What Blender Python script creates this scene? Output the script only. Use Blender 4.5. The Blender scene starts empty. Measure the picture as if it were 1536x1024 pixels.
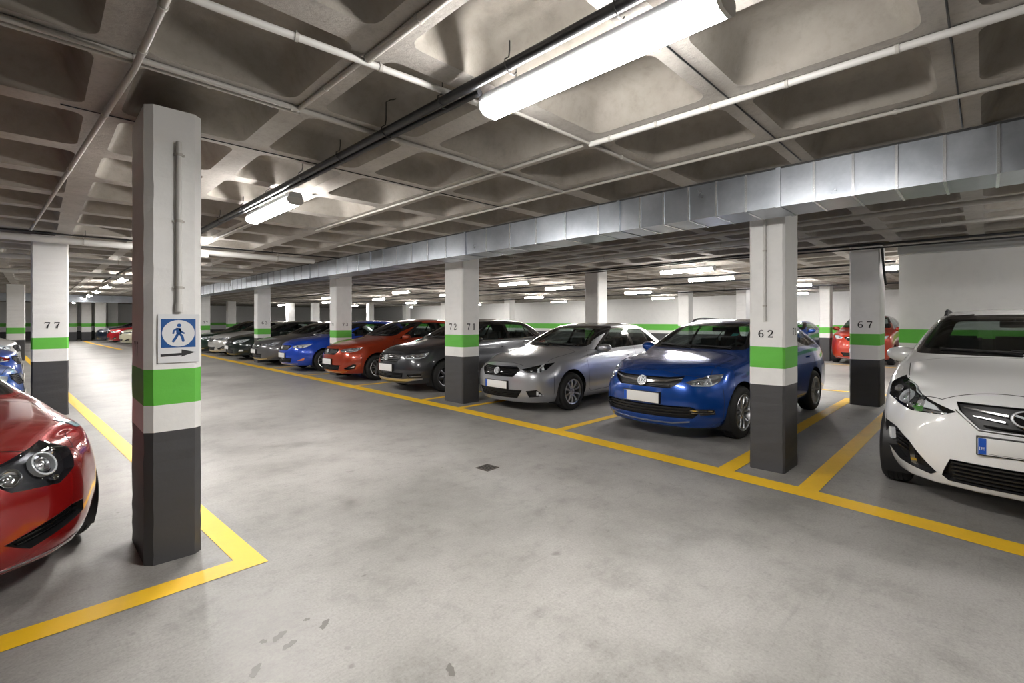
import bpy, bmesh, math, random
from mathutils import Vector, Matrix
from mathutils.bvhtree import BVHTree
random.seed(7)
SC = bpy.context.scene
COL = SC.collection
R = math.radians

# ---------------------------------------------------------------- materials
def new_mat(name):
    m = bpy.data.materials.new(name)
    m.use_nodes = True
    nt = m.node_tree
    nt.nodes.clear()
    out = nt.nodes.new('ShaderNodeOutputMaterial')
    return m, nt, out

def pbr(name, col, rough=.5, metal=0., coat=0., coat_rough=.03, spec=.5, bump=0., bscale=200.):
    m, nt, out = new_mat(name)
    b = nt.nodes.new('ShaderNodeBsdfPrincipled')
    b.inputs['Base Color'].default_value = (*col, 1)
    b.inputs['Roughness'].default_value = rough
    b.inputs['Metallic'].default_value = metal
    b.inputs['Coat Weight'].default_value = coat
    b.inputs['Coat Roughness'].default_value = coat_rough
    b.inputs['Specular IOR Level'].default_value = spec
    if bump:
        tc = nt.nodes.new('ShaderNodeTexCoord')
        n = nt.nodes.new('ShaderNodeTexNoise'); n.inputs['Scale'].default_value = bscale
        nt.links.new(tc.outputs['Object'], n.inputs['Vector'])
        bp = nt.nodes.new('ShaderNodeBump'); bp.inputs['Strength'].default_value = bump
        bp.inputs['Distance'].default_value = .01
        nt.links.new(n.outputs['Fac'], bp.inputs['Height'])
        nt.links.new(bp.outputs['Normal'], b.inputs['Normal'])
    nt.links.new(b.outputs[0], out.inputs[0])
    return m

def paint(name, col, metal=.5, rough=.28):
    """car paint outside, dark lining on the inner side of the sheet"""
    m, nt, out = new_mat(name)
    N, K = nt.nodes.new, nt.links.new
    b = N('ShaderNodeBsdfPrincipled')
    b.inputs['Base Color'].default_value = (*col, 1)
    b.inputs['Roughness'].default_value = rough
    b.inputs['Metallic'].default_value = metal
    b.inputs['Coat Weight'].default_value = 1
    b.inputs['Coat Roughness'].default_value = .075
    tc = N('ShaderNodeTexCoord')
    n = N('ShaderNodeTexNoise'); n.inputs['Scale'].default_value = 900
    K(tc.outputs['Object'], n.inputs['Vector'])
    hs = N('ShaderNodeHueSaturation'); hs.inputs['Color'].default_value = (*col, 1)
    mr = N('ShaderNodeMapRange'); mr.inputs[1].default_value = .3; mr.inputs[2].default_value = .7
    mr.inputs[3].default_value = .9; mr.inputs[4].default_value = 1.1
    K(n.outputs['Fac'], mr.inputs[0]); K(mr.outputs[0], hs.inputs['Value']); K(hs.outputs[0], b.inputs['Base Color'])
    inner = N('ShaderNodeBsdfPrincipled')
    inner.inputs['Base Color'].default_value = (.03, .03, .032, 1); inner.inputs['Roughness'].default_value = .8
    g = N('ShaderNodeNewGeometry'); mx = N('ShaderNodeMixShader')
    K(g.outputs['Backfacing'], mx.inputs[0]); K(b.outputs[0], mx.inputs[1]); K(inner.outputs[0], mx.inputs[2])
    K(mx.outputs[0], out.inputs[0])
    return m

def thin_glass(name, tint=(.5, .55, .53), rough=.0, ior=1.5):
    m, nt, out = new_mat(name)
    N, K = nt.nodes.new, nt.links.new
    t = N('ShaderNodeBsdfTransparent'); t.inputs[0].default_value = (*tint, 1)
    g = N('ShaderNodeBsdfGlossy'); g.inputs['Roughness'].default_value = rough
    f = N('ShaderNodeFresnel'); f.inputs['IOR'].default_value = ior
    # same reflectance from both sides of the pane
    ge = N('ShaderNodeNewGeometry'); mu = N('ShaderNodeMapRange')
    mu.inputs[3].default_value = ior; mu.inputs[4].default_value = 1/ior
    K(ge.outputs['Backfacing'], mu.inputs[0]); K(mu.outputs[0], f.inputs['IOR'])
    mx = N('ShaderNodeMixShader')
    K(f.outputs[0], mx.inputs[0]); K(t.outputs[0], mx.inputs[1]); K(g.outputs[0], mx.inputs[2])
    K(mx.outputs[0], out.inputs[0])
    return m

def emit(name, col, s):
    m, nt, out = new_mat(name)
    e = nt.nodes.new('ShaderNodeEmission'); e.inputs[0].default_value = (*col, 1); e.inputs[1].default_value = s
    nt.links.new(e.outputs[0], out.inputs[0])
    return m

# ---------------------------------------------------------------- objects
def tag(o, label=None, cat=None, group=None, kind=None):
    if label: o['label'] = label
    if cat: o['category'] = cat
    if group: o['group'] = group
    if kind: o['kind'] = kind
    return o

def empty(name, loc=(0, 0, 0), rz=0.):
    o = bpy.data.objects.new(name, None)
    o.location = loc; o.rotation_euler = (0, 0, rz); o.empty_display_size = .2
    COL.objects.link(o)
    return o

def link_mesh(name, me, parent=None):
    o = bpy.data.objects.new(name, me)
    COL.objects.link(o)
    if parent is not None: o.parent = parent
    return o

def finish(bm, name, mats, parent=None, smooth=None):
    """bmesh -> ONE mesh object. smooth = angle in degrees, None = flat"""
    me = bpy.data.meshes.new(name)
    bm.to_mesh(me); bm.free()
    for m in (mats if isinstance(mats, (list, tuple)) else [mats]): me.materials.append(m)
    if smooth is not None:
        me.polygons.foreach_set('use_smooth', [True]*len(me.polygons))
        me.set_sharp_from_angle(angle=R(smooth))
    return link_mesh(name, me, parent)

def b_box(bm, x0, x1, y0, y1, z0, z1, mi=0, bev=0., seg=2):
    vs = [bm.verts.new((x, y, z)) for x in (x0, x1) for y in (y0, y1) for z in (z0, z1)]
    F = [(0,1,3,2),(4,6,7,5),(0,4,5,1),(2,3,7,6),(0,2,6,4),(1,5,7,3)]
    fs = [bm.faces.new([vs[i] for i in f]) for f in F]
    for f in fs: f.material_index = mi
    if bev:
        es = list({e for f in fs for e in f.edges})
        r = bmesh.ops.bevel(bm, geom=es, offset=bev, segments=seg, affect='EDGES', profile=.5)
        for f in r['faces']: f.material_index = mi
    return vs

def b_tube(bm, pts, r, seg=10, cap=True, mi=0):
    """tube along a polyline; r a number or a list"""
    pts = [Vector(p) for p in pts]
    n = len(pts)
    rs = r if isinstance(r, (list, tuple)) else [r]*n
    rings = []
    up = None
    for i, p in enumerate(pts):
        t = (pts[min(i+1, n-1)] - pts[max(i-1, 0)]).normalized()
        if up is None:
            up = Vector((0, 0, 1)) if abs(t.z) < .9 else Vector((1, 0, 0))
        a = t.cross(up).normalized(); b = a.cross(t).normalized(); up = b
        rings.append([bm.verts.new(p + (a*math.cos(2*math.pi*k/seg) + b*math.sin(2*math.pi*k/seg))*rs[i]) for k in range(seg)])
    for i in range(n-1):
        for k in range(seg):
            f = bm.faces.new((rings[i][k], rings[i+1][k], rings[i+1][(k+1) % seg], rings[i][(k+1) % seg]))
            f.material_index = mi
    if cap:
        f = bm.faces.new(rings[0]); f.material_index = mi
        f = bm.faces.new(list(reversed(rings[-1]))); f.material_index = mi
    return rings

def b_lathe(bm, prof, seg=32, axis='y', c=(0, 0, 0), mi=0, closed=False):
    """prof: list of (r, t) turned about an axis through c"""
    c = Vector(c); rings = []
    for r, t in prof:
        ring = []
        for k in range(seg):
            a = 2*math.pi*k/seg; u, v = r*math.cos(a), r*math.sin(a)
            ring.append(bm.verts.new(c + (Vector((u, t, v)) if axis == 'y' else Vector((t, u, v)) if axis == 'x' else Vector((u, v, t)))))
        rings.append(ring)
    L = len(rings)
    for i in range(L if closed else L-1):
        a, b = rings[i], rings[(i+1) % L]
        for k in range(seg):
            f = bm.faces.new((a[k], a[(k+1) % seg], b[(k+1) % seg], b[k])); f.material_index = mi
    return rings

def b_prism(bm, poly, fn, d0, d1, mi=0):
    """poly: 2D points; fn(u, v, d) -> 3D; a slab between depths d0 and d1"""
    a = [bm.verts.new(fn(u, v, d0)) for u, v in poly]
    b = [bm.verts.new(fn(u, v, d1)) for u, v in poly]
    n = len(poly)
    fs = [bm.faces.new(a), bm.faces.new(list(reversed(b)))]
    for i in range(n):
        fs.append(bm.faces.new((a[i], b[i], b[(i+1) % n], a[(i+1) % n])))
    for f in fs: f.material_index = mi
    bmesh.ops.recalc_face_normals(bm, faces=fs)
    return fs

def rnd(poly, r, n=4):
    """round the corners of a 2D polygon"""
    out = []
    N = len(poly)
    for i in range(N):
        p = Vector(poly[i]); a = Vector(poly[i-1]); b = Vector(poly[(i+1) % N])
        rr = r[i] if isinstance(r, (list, tuple)) else r
        la, lb = (a-p).length, (b-p).length
        d = min(rr, la*.45, lb*.45)
        if d < 1e-5:
            out.append(tuple(p)); continue
        pa = p + (a-p)*(d/la); pb = p + (b-p)*(d/lb)
        for k in range(n+1):
            t = k/n
            q = pa*(1-t)**2 + p*2*t*(1-t) + pb*t*t
            out.append((q.x, q.y))
    return out

def strip(pts, w):
    """a 2D polyline widened to a polygon"""
    P = [Vector(p) for p in pts]; L, Rr = [], []
    for i, p in enumerate(P):
        t = (P[min(i+1, len(P)-1)] - P[max(i-1, 0)])
        if t.length < 1e-9: continue
        t.normalize(); n = Vector((-t.y, t.x))
        ww = w[i] if isinstance(w, (list, tuple)) else w
        L.append(tuple(p + n*ww/2)); Rr.append(tuple(p - n*ww/2))
    return L + Rr[::-1]

def in_poly(poly, u, v):
    c = False; j = len(poly)-1
    for i in range(len(poly)):
        a, b = poly[i], poly[j]
        if (a[1] > v) != (b[1] > v) and u < (b[0]-a[0])*(v-a[1])/(b[1]-a[1]) + a[0]: c = not c
        j = i
    return c

def b_flat(poly, step_u, step_v):
    """2D polygon -> bmesh in the xy plane cut on a grid"""
    bm = bmesh.new()
    vs = [bm.verts.new((u, v, 0)) for u, v in poly]
    f = bm.faces.new(vs)
    bm.normal_update()
    if f.normal.z < 0: f.normal_flip()
    bmesh.ops.triangulate(bm, faces=bm.faces[:])
    us = [p[0] for p in poly]; vv = [p[1] for p in poly]
    for lo, hi, st, ax in ((min(us), max(us), step_u, 0), (min(vv), max(vv), step_v, 1)):
        n = int((hi-lo)/st)+1
        for k in range(1, n):
            co = [0, 0, 0]; no = [0, 0, 0]; co[ax] = lo+(hi-lo)*k/n; no[ax] = 1
            bmesh.ops.bisect_plane(bm, geom=bm.verts[:]+bm.edges[:]+bm.faces[:], plane_co=co, plane_no=no, dist=1e-6)
    bmesh.ops.remove_doubles(bm, verts=bm.verts[:], dist=1e-6)
    return bm
# ================================================================ CARS
FR = [0, .35, .68, .88, 1.0]

def lerp(a, b, t): return a+(b-a)*t

class Shape:
    """smooth car body as a closed skin; local x runs from nose to tail, y to the side, z up"""
    def __init__(self, p, level):
        st = p['st']; N = len(st)+1
        W = p['W']
        vid = {}; verts = []; faces = []
        def kz(s):   # side rows of a station
            zb, zs = s['zb'], s['zbelt']
            return [zb, zb+.085, zb+(zs-zb)*.36, zb+(zs-zb)*.64, zs-.055, zs]
        def ky(s):
            w = W*s['wf']
            return [w*.86, w*.965, w*1.0, w*(.995+s.get('bulge', 0)), lerp(w*.97, s['wb'], .45), s['wb']]
        def pos(i, j, k):
            sg = -1 if j < 0 else 1; J = abs(j)
            if 0 < i < N:
                s = st[i-1]; ys, zs = ky(s), kz(s)
                if J == 4: return (s['x'], sg*ys[k], zs[k])
                if k == 5:
                    bow = s.get('bow', 0)
                    wr = s['wr']
                    y = [0, .4*wr, .78*wr, wr][J]
                    z = [s['zt'], lerp(s['zt'], s['zr'], .1), lerp(s['zt'], s['zr'], .42), s['zr']][J]
                    return (s['x']-bow*(1-(y/s['wb'])**2), sg*y, z)
                return (s['x'], sg*FR[J]*ys[0], zs[0])
            e = p['front'] if i == 0 else p['rear']
            y = FR[J]*e['w'][k]
            x = e['x'][k] + e['B'][k]*[0, .07, .27, .58, 1][J]
            z = e['z'][k]+e.get('dz', [0]*6)[k]*FR[J]**2
            return (x if i == 0 else p['L']-x, sg*y, z)
        def V(i, j, k):
            if (i, j, k) not in vid:
                vid[(i, j, k)] = len(verts); verts.append(pos(i, j, k))
            return vid[(i, j, k)]
        for i in range(N):
            for k in range(5):
                faces.append((V(i, 4, k), V(i+1, 4, k), V(i+1, 4, k+1), V(i, 4, k+1)))
                faces.append((V(i, -4, k), V(i, -4, k+1), V(i+1, -4, k+1), V(i+1, -4, k)))
            for j in range(-4, 4):
                faces.append((V(i, j, 5), V(i, j+1, 5), V(i+1, j+1, 5), V(i+1, j, 5)))
                faces.append((V(i, j, 0), V(i+1, j, 0), V(i+1, j+1, 0), V(i, j+1, 0)))
        for j in range(-4, 4):
            for k in range(5):
                faces.append((V(0, j, k), V(0, j+1, k), V(0, j+1, k+1), V(0, j, k+1)))
                faces.append((V(N, j, k), V(N, j, k+1), V(N, j+1, k+1), V(N, j+1, k)))
        bm = bmesh.new()
        bv = [bm.verts.new(v) for v in verts]
        for f in faces: bm.faces.new([bv[q] for q in f])
        bmesh.ops.recalc_face_normals(bm, faces=bm.faces[:])
        cl = bm.edges.layers.float.new('crease_edge')
        inv = {v: k for k, v in vid.items()}
        bm.verts.index_update()
        for e in bm.edges:
            (i0, j0, k0), (i1, j1, k1) = inv[e.verts[0].index], inv[e.verts[1].index]
            c = 0
            if abs(j0) == 4 and j0 == j1 and k0 == k1 == 5:
                c = p.get('c_belt', .25) if min(i0, i1) >= p['i_cowl'] else p.get('c_fend', 0)
            if abs(j0) == 3 and j0 == j1 and k0 == k1 == 5 and min(i0, i1) >= p['i_cowl']: c = .15
            if k0 == k1 == 0: c = .5
            if i0 == i1 == 0 and k0 == k1 == 5 and j0 != j1: c = p.get('c_nose', .3)
            if i0 == i1 == p['i_cowl'] and k0 == k1 == 5: c = .35
            if k0 == k1 == 1 and (i0 == i1 == 0): c = .3
            e[cl] = c
        me = bpy.data.meshes.new('cage'); bm.to_mesh(me); bm.free()
        me.polygons.foreach_set('use_smooth', [True]*len(me.polygons))
        o = bpy.data.objects.new('cage', me); COL.objects.link(o)
        md = o.modifiers.new('s', 'SUBSURF'); md.levels = level; md.render_levels = level
        dg = bpy.context.evaluated_depsgraph_get(); dg.update()
        self.me = bpy.data.meshes.new_from_object(o.evaluated_get(dg), depsgraph=dg)
        bpy.data.objects.remove(o); bpy.data.meshes.remove(me)
        b = bmesh.new(); b.from_mesh(self.me); b.normal_update()
        self.vn = [v.normal.copy() for v in b.verts]
        self.vc = [v.co.copy() for v in b.verts]
        self.polys = [[v.index for v in f.verts] for f in b.faces]
        self.bvh = BVHTree.FromPolygons(self.vc, self.polys)
        self.bm = b
        self.p = p

    def normal_at(self, co):
        """smooth normal of the untouched skin"""
        loc, n, fi, d = self.bvh.find_nearest(co)
        if loc is None: return Vector((0, 0, 1))
        ids = self.polys[fi]
        s = Vector(); tot = 0
        if len(ids) == 4:
            a, b, c, d4 = [self.vc[q] for q in ids]
            # bilinear coordinates by a few steps
            u = v = .5
            for _ in range(5):
                P = a*(1-u)*(1-v)+b*u*(1-v)+c*u*v+d4*(1-u)*v
                du = (b-a)*(1-v)+(c-d4)*v; dv = (d4-a)*(1-u)+(c-b)*u
                e = loc-P
                A, B, C = du.dot(du), du.dot(dv), dv.dot(dv)
                D = A*C-B*B
                if abs(D) < 1e-18: break
                ru, rv = du.dot(e), dv.dot(e)
                u += (ru*C-rv*B)/D; v += (rv*A-ru*B)/D
                u = min(max(u, 0), 1); v = min(max(v, 0), 1)
            ws = ((1-u)*(1-v), u*(1-v), u*v, (1-u)*v)
        else:
            ws = [1/max((self.vc[q]-loc).length, 1e-6) for q in ids]
        for q, w in zip(ids, ws): s += self.vn[q]*w
        return s.normalized()

    # projections: (u, v) -> point on the skin and its normal
    def hit(self, o, d):
        loc, n, fi, dist = self.bvh.ray_cast(Vector(o), Vector(d).normalized())
        if loc is None:
            loc, n, fi, dist = self.bvh.find_nearest(Vector(o)+Vector(d).normalized()*2)
        return loc, self.normal_at(loc)

XC = .95
class Pj:
    def __init__(self, S, kind):
        self.S, self.k = S, kind
        self.X = S.p['L']-.95
    def ray(self, u, v):
        k = self.k
        if k == 'cyl':  return (XC, 0, v), (-math.cos(R(u)), math.sin(R(u)), 0)
        if k == 'rcyl': return (self.X, 0, v), (math.cos(R(u)), math.sin(R(u)), 0)
        if k == 'left': return (u, -3, v), (0, 1, 0)
        if k == 'right': return (u, 3, v), (0, -1, 0)
        if k == 'top':  return (u, v, 4), (0, 0, -1)
        if k == 'front': return (-4, u, v), (1, 0, 0)
        if k == 'back': return (9, u, v), (-1, 0, 0)
    def p3(self, u, v): return self.S.hit(*self.ray(u, v))
    def dir(self, u, v): return Vector(self.ray(u, v)[1])
    def p2(self, c):
        k = self.k
        if k == 'cyl': return (math.degrees(math.atan2(c.y, XC-c.x)), c.z)
        if k == 'rcyl': return (math.degrees(math.atan2(c.y, c.x-self.X)), c.z)
        if k in ('left', 'right'): return (c.x, c.z)
        if k == 'top': return (c.x, c.y)
        return (c.y, c.z)
    def ok(self, c, n):
        k = self.k
        if k == 'cyl': return c.x < XC+.2 and n.z < .93
        if k == 'rcyl': return c.x > self.X-.2 and n.z < .93
        if k == 'left': return n.y < -.12
        if k == 'right': return n.y > .12
        if k == 'top': return n.z > .15
        if k == 'front': return n.x < -.04 and c.x > self.S.p['cut_front']
        return n.x > .05 and c.x > self.S.p['L']*.6
    def step(self): return (2.0, .03) if self.k in ('cyl', 'rcyl') else (.04, .04)

def knife(S, pj, poly):
    """cut the outline of a polygon into the skin; returns the faces inside it"""
    bm = S.bm
    us = [q[0] for q in poly]; vs = [q[1] for q in poly]
    m = 2. if pj.k in ('cyl', 'rcyl') else .03
    lo = (min(us)-m, min(vs)-.03); hi = (max(us)+m, max(vs)+.03)
    cand = set()
    for f in bm.faces:
        c = f.calc_center_median()
        if not pj.ok(c, f.normal): continue
        bb = [pj.p2(v.co) for v in f.verts]
        if max(b[0] for b in bb) < lo[0] or min(b[0] for b in bb) > hi[0] or max(b[1] for b in bb) < lo[1] or min(b[1] for b in bb) > hi[1]: continue
        cand.add(f)
    N = len(poly)
    for i in range(N):
        a, b = poly[i], poly[(i+1) % N]
        A, _ = pj.p3(*a); B, _ = pj.p3(*b)
        if (B-A).length < 1e-6: continue
        mid = ((a[0]+b[0])/2, (a[1]+b[1])/2)
        n = (B-A).cross(pj.dir(*mid))
        if n.length < 1e-9: continue
        n.normalize()
        e0, e1 = min(a[0], b[0]), max(a[0], b[0]); g0, g1 = min(a[1], b[1]), max(a[1], b[1])
        fs = []
        for f in cand:
            if not f.is_valid: continue
            bb = [pj.p2(v.co) for v in f.verts]
            if max(q[0] for q in bb) < e0-1e-4 or min(q[0] for q in bb) > e1+1e-4 or max(q[1] for q in bb) < g0-1e-4 or min(q[1] for q in bb) > g1+1e-4: continue
            fs.append(f)
        if not fs: continue
        geo = set(fs)
        for f in fs: geo.update(f.edges); geo.update(f.verts)
        r = bmesh.ops.bisect_plane(bm, geom=list(geo), dist=1e-5, plane_co=A, plane_no=n)
        cand = {f for f in cand if f.is_valid}
        cand.update(g for g in r['geom'] if isinstance(g, bmesh.types.BMFace))
        for e in (g for g in r['geom_cut'] if isinstance(g, bmesh.types.BMEdge)):
            cand.update(e.link_faces)
    bm.normal_update()
    return [f for f in cand if f.is_valid and pj.ok(f.calc_center_median(), f.normal) and in_poly(poly, *pj.p2(f.calc_center_median()))]

def skin_object(S, faces, name, mats, parent):
    """some faces of the cut skin as an object that keeps the smooth normals of the whole"""
    vm = {}; vs = []; ps = []
    for f in faces:
        q = []
        for v in f.verts:
            if v not in vm: vm[v] = len(vs); vs.append(v.co.copy())
            q.append(vm[v])
        ps.append(q)
    me = bpy.data.meshes.new(name)
    me.from_pydata(vs, [], ps)
    for m in (mats if isinstance(mats, (list, tuple)) else [mats]): me.materials.append(m)
    me.polygons.foreach_set('use_smooth', [True]*len(ps))
    me.update()
    ns = [S.normal_at(v) for v in vs]
    me.normals_split_custom_set([ns[l.vertex_index] for l in me.loops])
    return link_mesh(name, me, parent)

def decal(S, pj, poly, off, thick, name, mats, parent, step=None, dome=0., smooth=40):
    """a piece shaped to the skin: outline poly, outer face off above the skin, sides thick deep"""
    su, sv = step or pj.step()
    bm = b_flat(poly, su, sv)
    base = []
    b0 = {v: 1. if v.is_boundary else 0. for v in bm.verts}
    cu = sum(q[0] for q in poly)/len(poly); cv = sum(q[1] for q in poly)/len(poly)
    for v in bm.verts:
        loc, n = pj.p3(v.co.x, v.co.y)
        o = off
        if dome and not v.is_boundary: o += dome
        base.append((v, loc+n*o, n))
    bnd = [e for e in bm.edges if e.is_boundary]
    nm = {v: n for v, _, n in base}
    for v, c, n in base: v.co = c
    if thick:
        r = bmesh.ops.extrude_edge_only(bm, edges=bnd)
        nv = [g for g in r['geom'] if isinstance(g, bmesh.types.BMVert)]
        kd = {}
        for v in nv:
            # extruded copies sit on their source; find its normal through the connecting edge
            for e in v.link_edges:
                w = e.other_vert(v)
                if w in nm: kd[v] = nm[w]
        for v in nv: v.co -= kd.get(v, Vector((0, 0, 0)))*thick
    bmesh.ops.recalc_face_normals(bm, faces=bm.faces[:])
    # outwards
    s = sum((f.normal.dot(nm[f.verts[0]]) for f in bm.faces if f.verts[0] in nm and all(q in nm for q in f.verts)), 0.)
    if s < 0: bmesh.ops.reverse_faces(bm, faces=bm.faces[:])
    return finish(bm, name, mats, parent, smooth)

def merge_objs(objs, name, parent):
    """several shaped pieces of ONE part become one mesh"""
    bm = bmesh.new(); mats = []
    for o in objs:
        me = o.data
        idx = []
        for m in me.materials:
            if m not in mats: mats.append(m)
            idx.append(mats.index(m))
        n0 = len(bm.faces)
        bm.from_mesh(me)
        bm.faces.ensure_lookup_table()
        for f in bm.faces[n0:]: f.material_index = idx[f.material_index] if idx else 0
        bpy.data.objects.remove(o); bpy.data.meshes.remove(me)
    return finish(bm, name, mats, parent, 40)

def mirror2(poly): return [(-u, v) for u, v in poly][::-1]
M = {}
def mats():
    M['black'] = pbr('black_plastic', (.012, .012, .013), .45)
    M['gloss'] = pbr('gloss_black', (.008, .008, .009), .12, coat=.5)
    M['chrome'] = pbr('chrome', (.82, .83, .85), .12, 1)
    M['badge'] = pbr('badge_metal', (.42, .43, .45), .45, .85)
    M['satin'] = pbr('satin_silver', (.62, .63, .65), .3, 1)
    M['alloy'] = pbr('alloy', (.55, .56, .58), .32, 1)
    M['alloy_dark'] = pbr('dark_alloy', (.09, .09, .1), .35, .8)
    M['rubber'] = pbr('rubber', (.014, .014, .014), .75, bump=.2, bscale=80)
    M['glass'] = thin_glass('window_glass', (.5, .56, .54))
    M['lens'] = thin_glass('lamp_cover', (.93, .94, .95), ior=1.4)
    M['white_plate'] = pbr('plate_white', (.78, .78, .77), .4)
    M['blue_plate'] = pbr('plate_blue', (.01, .09, .5), .4)
    M['seat'] = pbr('seat_cloth', (.035, .035, .038), .85)
    M['trim'] = pbr('cabin_trim', (.03, .03, .032), .7)
    M['amber'] = pbr('amber_lens', (.75, .22, .03), .15, coat=1)
    M['redlens'] = pbr('red_lens', (.35, .01, .01), .12, coat=1)
    M['lamp_silver'] = pbr('lamp_silver', (.7, .71, .73), .18, .9)
    M['lamp_white'] = pbr('lamp_white', (.75, .78, .8), .25)
    M['seam'] = pbr('gap_black', (.006, .006, .006), .8)
    M['disc'] = pbr('brake_disc', (.25, .25, .26), .4, 1)

def wheel_meshes(Rt, rim_r, width, style, rimmat):
    """wheel about the origin, outer face towards -y: (name, mesh object) list"""
    out = []
    h = width/2
    bm = bmesh.new()
    prof = [(rim_r-.008, -h+.012), (rim_r+.012, -h-.004), (rim_r+.04, -h-.008), (Rt-.035, -h+.0), (Rt-.012, -h+.018), (Rt, -h+.045)]
    g = []
    for t in (-.05, -.016, .018, .052):   # grooves
        g += [(Rt, t-.004), (Rt-.008, t-.003), (Rt-.008, t+.003), (Rt, t+.004)]
    prof += g+[(Rt, h-.045), (Rt-.012, h-.018), (Rt-.035, h), (rim_r+.03, h), (rim_r-.008, h-.012)]
    b_lathe(bm, prof, 40, 'y')
    out.append(('tyre', finish(bm, 'tyre', M['rubber'], None, 35)))
    bm = bmesh.new()
    r = rim_r
    b_lathe(bm, [(r-.004, -h+.008), (r+.004, -h+.002), (r-.002, -h-.003), (r-.016, -h+.004), (r-.022, -h+.03), (r-.03, h-.03), (r, h-.005)], 40, 'y')
    # spokes
    n, kind = style
    def P(rr, a, d): return (rr*math.cos(a), d, rr*math.sin(a))
    yo = -h+.012
    def spoke(a0, w0, a1, w1):
        r0, r1 = .055, r-.012
        q = []
        for (rr, a, w, y) in ((r0, a0, w0, yo+.012), (lerp(r0, r1, .55), lerp(a0, a1, .55), lerp(w0, w1, .55), yo-.004), (r1, a1, w1, yo+.006)):
            da = math.asin(min(.9, w/2/rr))
            q.append([P(rr, a-da, y+.008), P(rr, a-da*.6, y), P(rr, a+da*.6, y), P(rr, a+da, y+.008), P(rr, a+da, y+.035), P(rr, a-da, y+.035)])
        vs = [[bm.verts.new(c) for c in row] for row in q]
        for i in range(2):
            for k in range(6):
                bm.faces.new((vs[i][k], vs[i+1][k], vs[i+1][(k+1) % 6], vs[i][(k+1) % 6]))
    for k in range(n):
        a = 2*math.pi*k/n+math.pi/2
        if kind == 'twin':
            d = math.pi/n*.52
            spoke(a-d*.5, .024, a-d, .026); spoke(a+d*.5, .024, a+d, .026)
        elif kind == 'wide':
            spoke(a, .06, a, .075)
        else:
            spoke(a, .034, a, .03)
    b_lathe(bm, [(0, yo+.002), (.03, yo+.002), (.034, yo+.008), (.062, yo+.014), (.066, yo+.05)], 24, 'y')
    for k in range(5):
        a = 2*math.pi*k/5
        b_lathe(bm, [(0, yo+.006), (.007, yo+.006), (.008, yo+.02)], 8, 'y', (.047*math.cos(a), 0, .047*math.sin(a)))
    bmesh.ops.recalc_face_normals(bm, faces=bm.faces[:])
    out.append(('rim', finish(bm, 'rim', rimmat, None, 35)))
    bm = bmesh.new()
    b_lathe(bm, [(.0, .0), (r*.72, .0), (r*.72, .02), (0, .02)], 28, 'y')
    b_box(bm, -.1, .02, -.03, .05, r*.35, r*.7, 0, .01)
    bmesh.ops.recalc_face_normals(bm, faces=bm.faces[:])
    out.append(('brake_disc', finish(bm, 'brake_disc', M['disc'], None, 35)))
    return out

def copy_under(o, parent, name=None):
    c = o.copy(); COL.objects.link(c); c.parent = parent
    return c

def seams(S, lists, parent, w=.006):
    """shut lines of the doors, bonnet and bumper: one dark pattern on the skin"""
    objs = []
    for kind, pts in lists:
        pj = Pj(S, kind)
        cyl = kind in ('cyl', 'rcyl')
        if cyl:   # width in degrees differs from width in metres: walk the line in 3D
            n = []
            for i in range(len(pts)-1):
                m = max(2, int(max(abs(pts[i+1][0]-pts[i][0])/2, abs(pts[i+1][1]-pts[i][1])/.03)))
                n += [(lerp(pts[i][0], pts[i+1][0], k/m), lerp(pts[i][1], pts[i+1][1], k/m)) for k in range(m)]
            n.append(pts[-1])
        else:
            n = []
            for i in range(len(pts)-1):
                L = math.hypot(pts[i+1][0]-pts[i][0], pts[i+1][1]-pts[i][1]); m = max(1, int(L/.04))
                n += [(lerp(pts[i][0], pts[i+1][0], k/m), lerp(pts[i][1], pts[i+1][1], k/m)) for k in range(m)]
            n.append(pts[-1])
        P = [pj.p3(*q) for q in n]
        bm = bmesh.new(); prev = None
        for i, (c, nn) in enumerate(P):
            t = (P[min(i+1, len(P)-1)][0]-P[max(i-1, 0)][0])
            if t.length < 1e-7: continue
            b = t.normalized().cross(nn).normalized()*w/2
            cur = (bm.verts.new(c+b+nn*.0012), bm.verts.new(c-b+nn*.0012))
            if prev: bm.faces.new((prev[0], cur[0], cur[1], prev[1]))
            prev = cur
        bm.normal_update()
        if bm.faces:
            bm.faces.ensure_lookup_table()
            if bm.faces[0].normal.dot(P[0][1]) < 0: bmesh.ops.reverse_faces(bm, faces=bm.faces[:])
        objs.append(finish(bm, 'panel_seam', M['seam'], None, 60))
    return merge_objs(objs, 'panel_seam', parent)

def at_skin(S, pj, u, v, off):
    c, n = pj.p3(u, v)
    return c+n*off, n

def b_disc(bm, c, n, prof, seg=20, mi=0):
    """turned shape standing on the skin: prof of (radius, height along n)"""
    n = n.normalized()
    a = n.cross(Vector((0, 0, 1))).normalized(); b = a.cross(n).normalized()
    rings = []
    for r, h in prof:
        rings.append([bm.verts.new(c+n*h+(a*math.cos(2*math.pi*k/seg)+b*math.sin(2*math.pi*k/seg))*r) for k in range(seg)])
    for i in range(len(rings)-1):
        for k in range(seg):
            f = bm.faces.new((rings[i][k], rings[i][(k+1) % seg], rings[i+1][(k+1) % seg], rings[i+1][k])); f.material_index = mi

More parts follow.
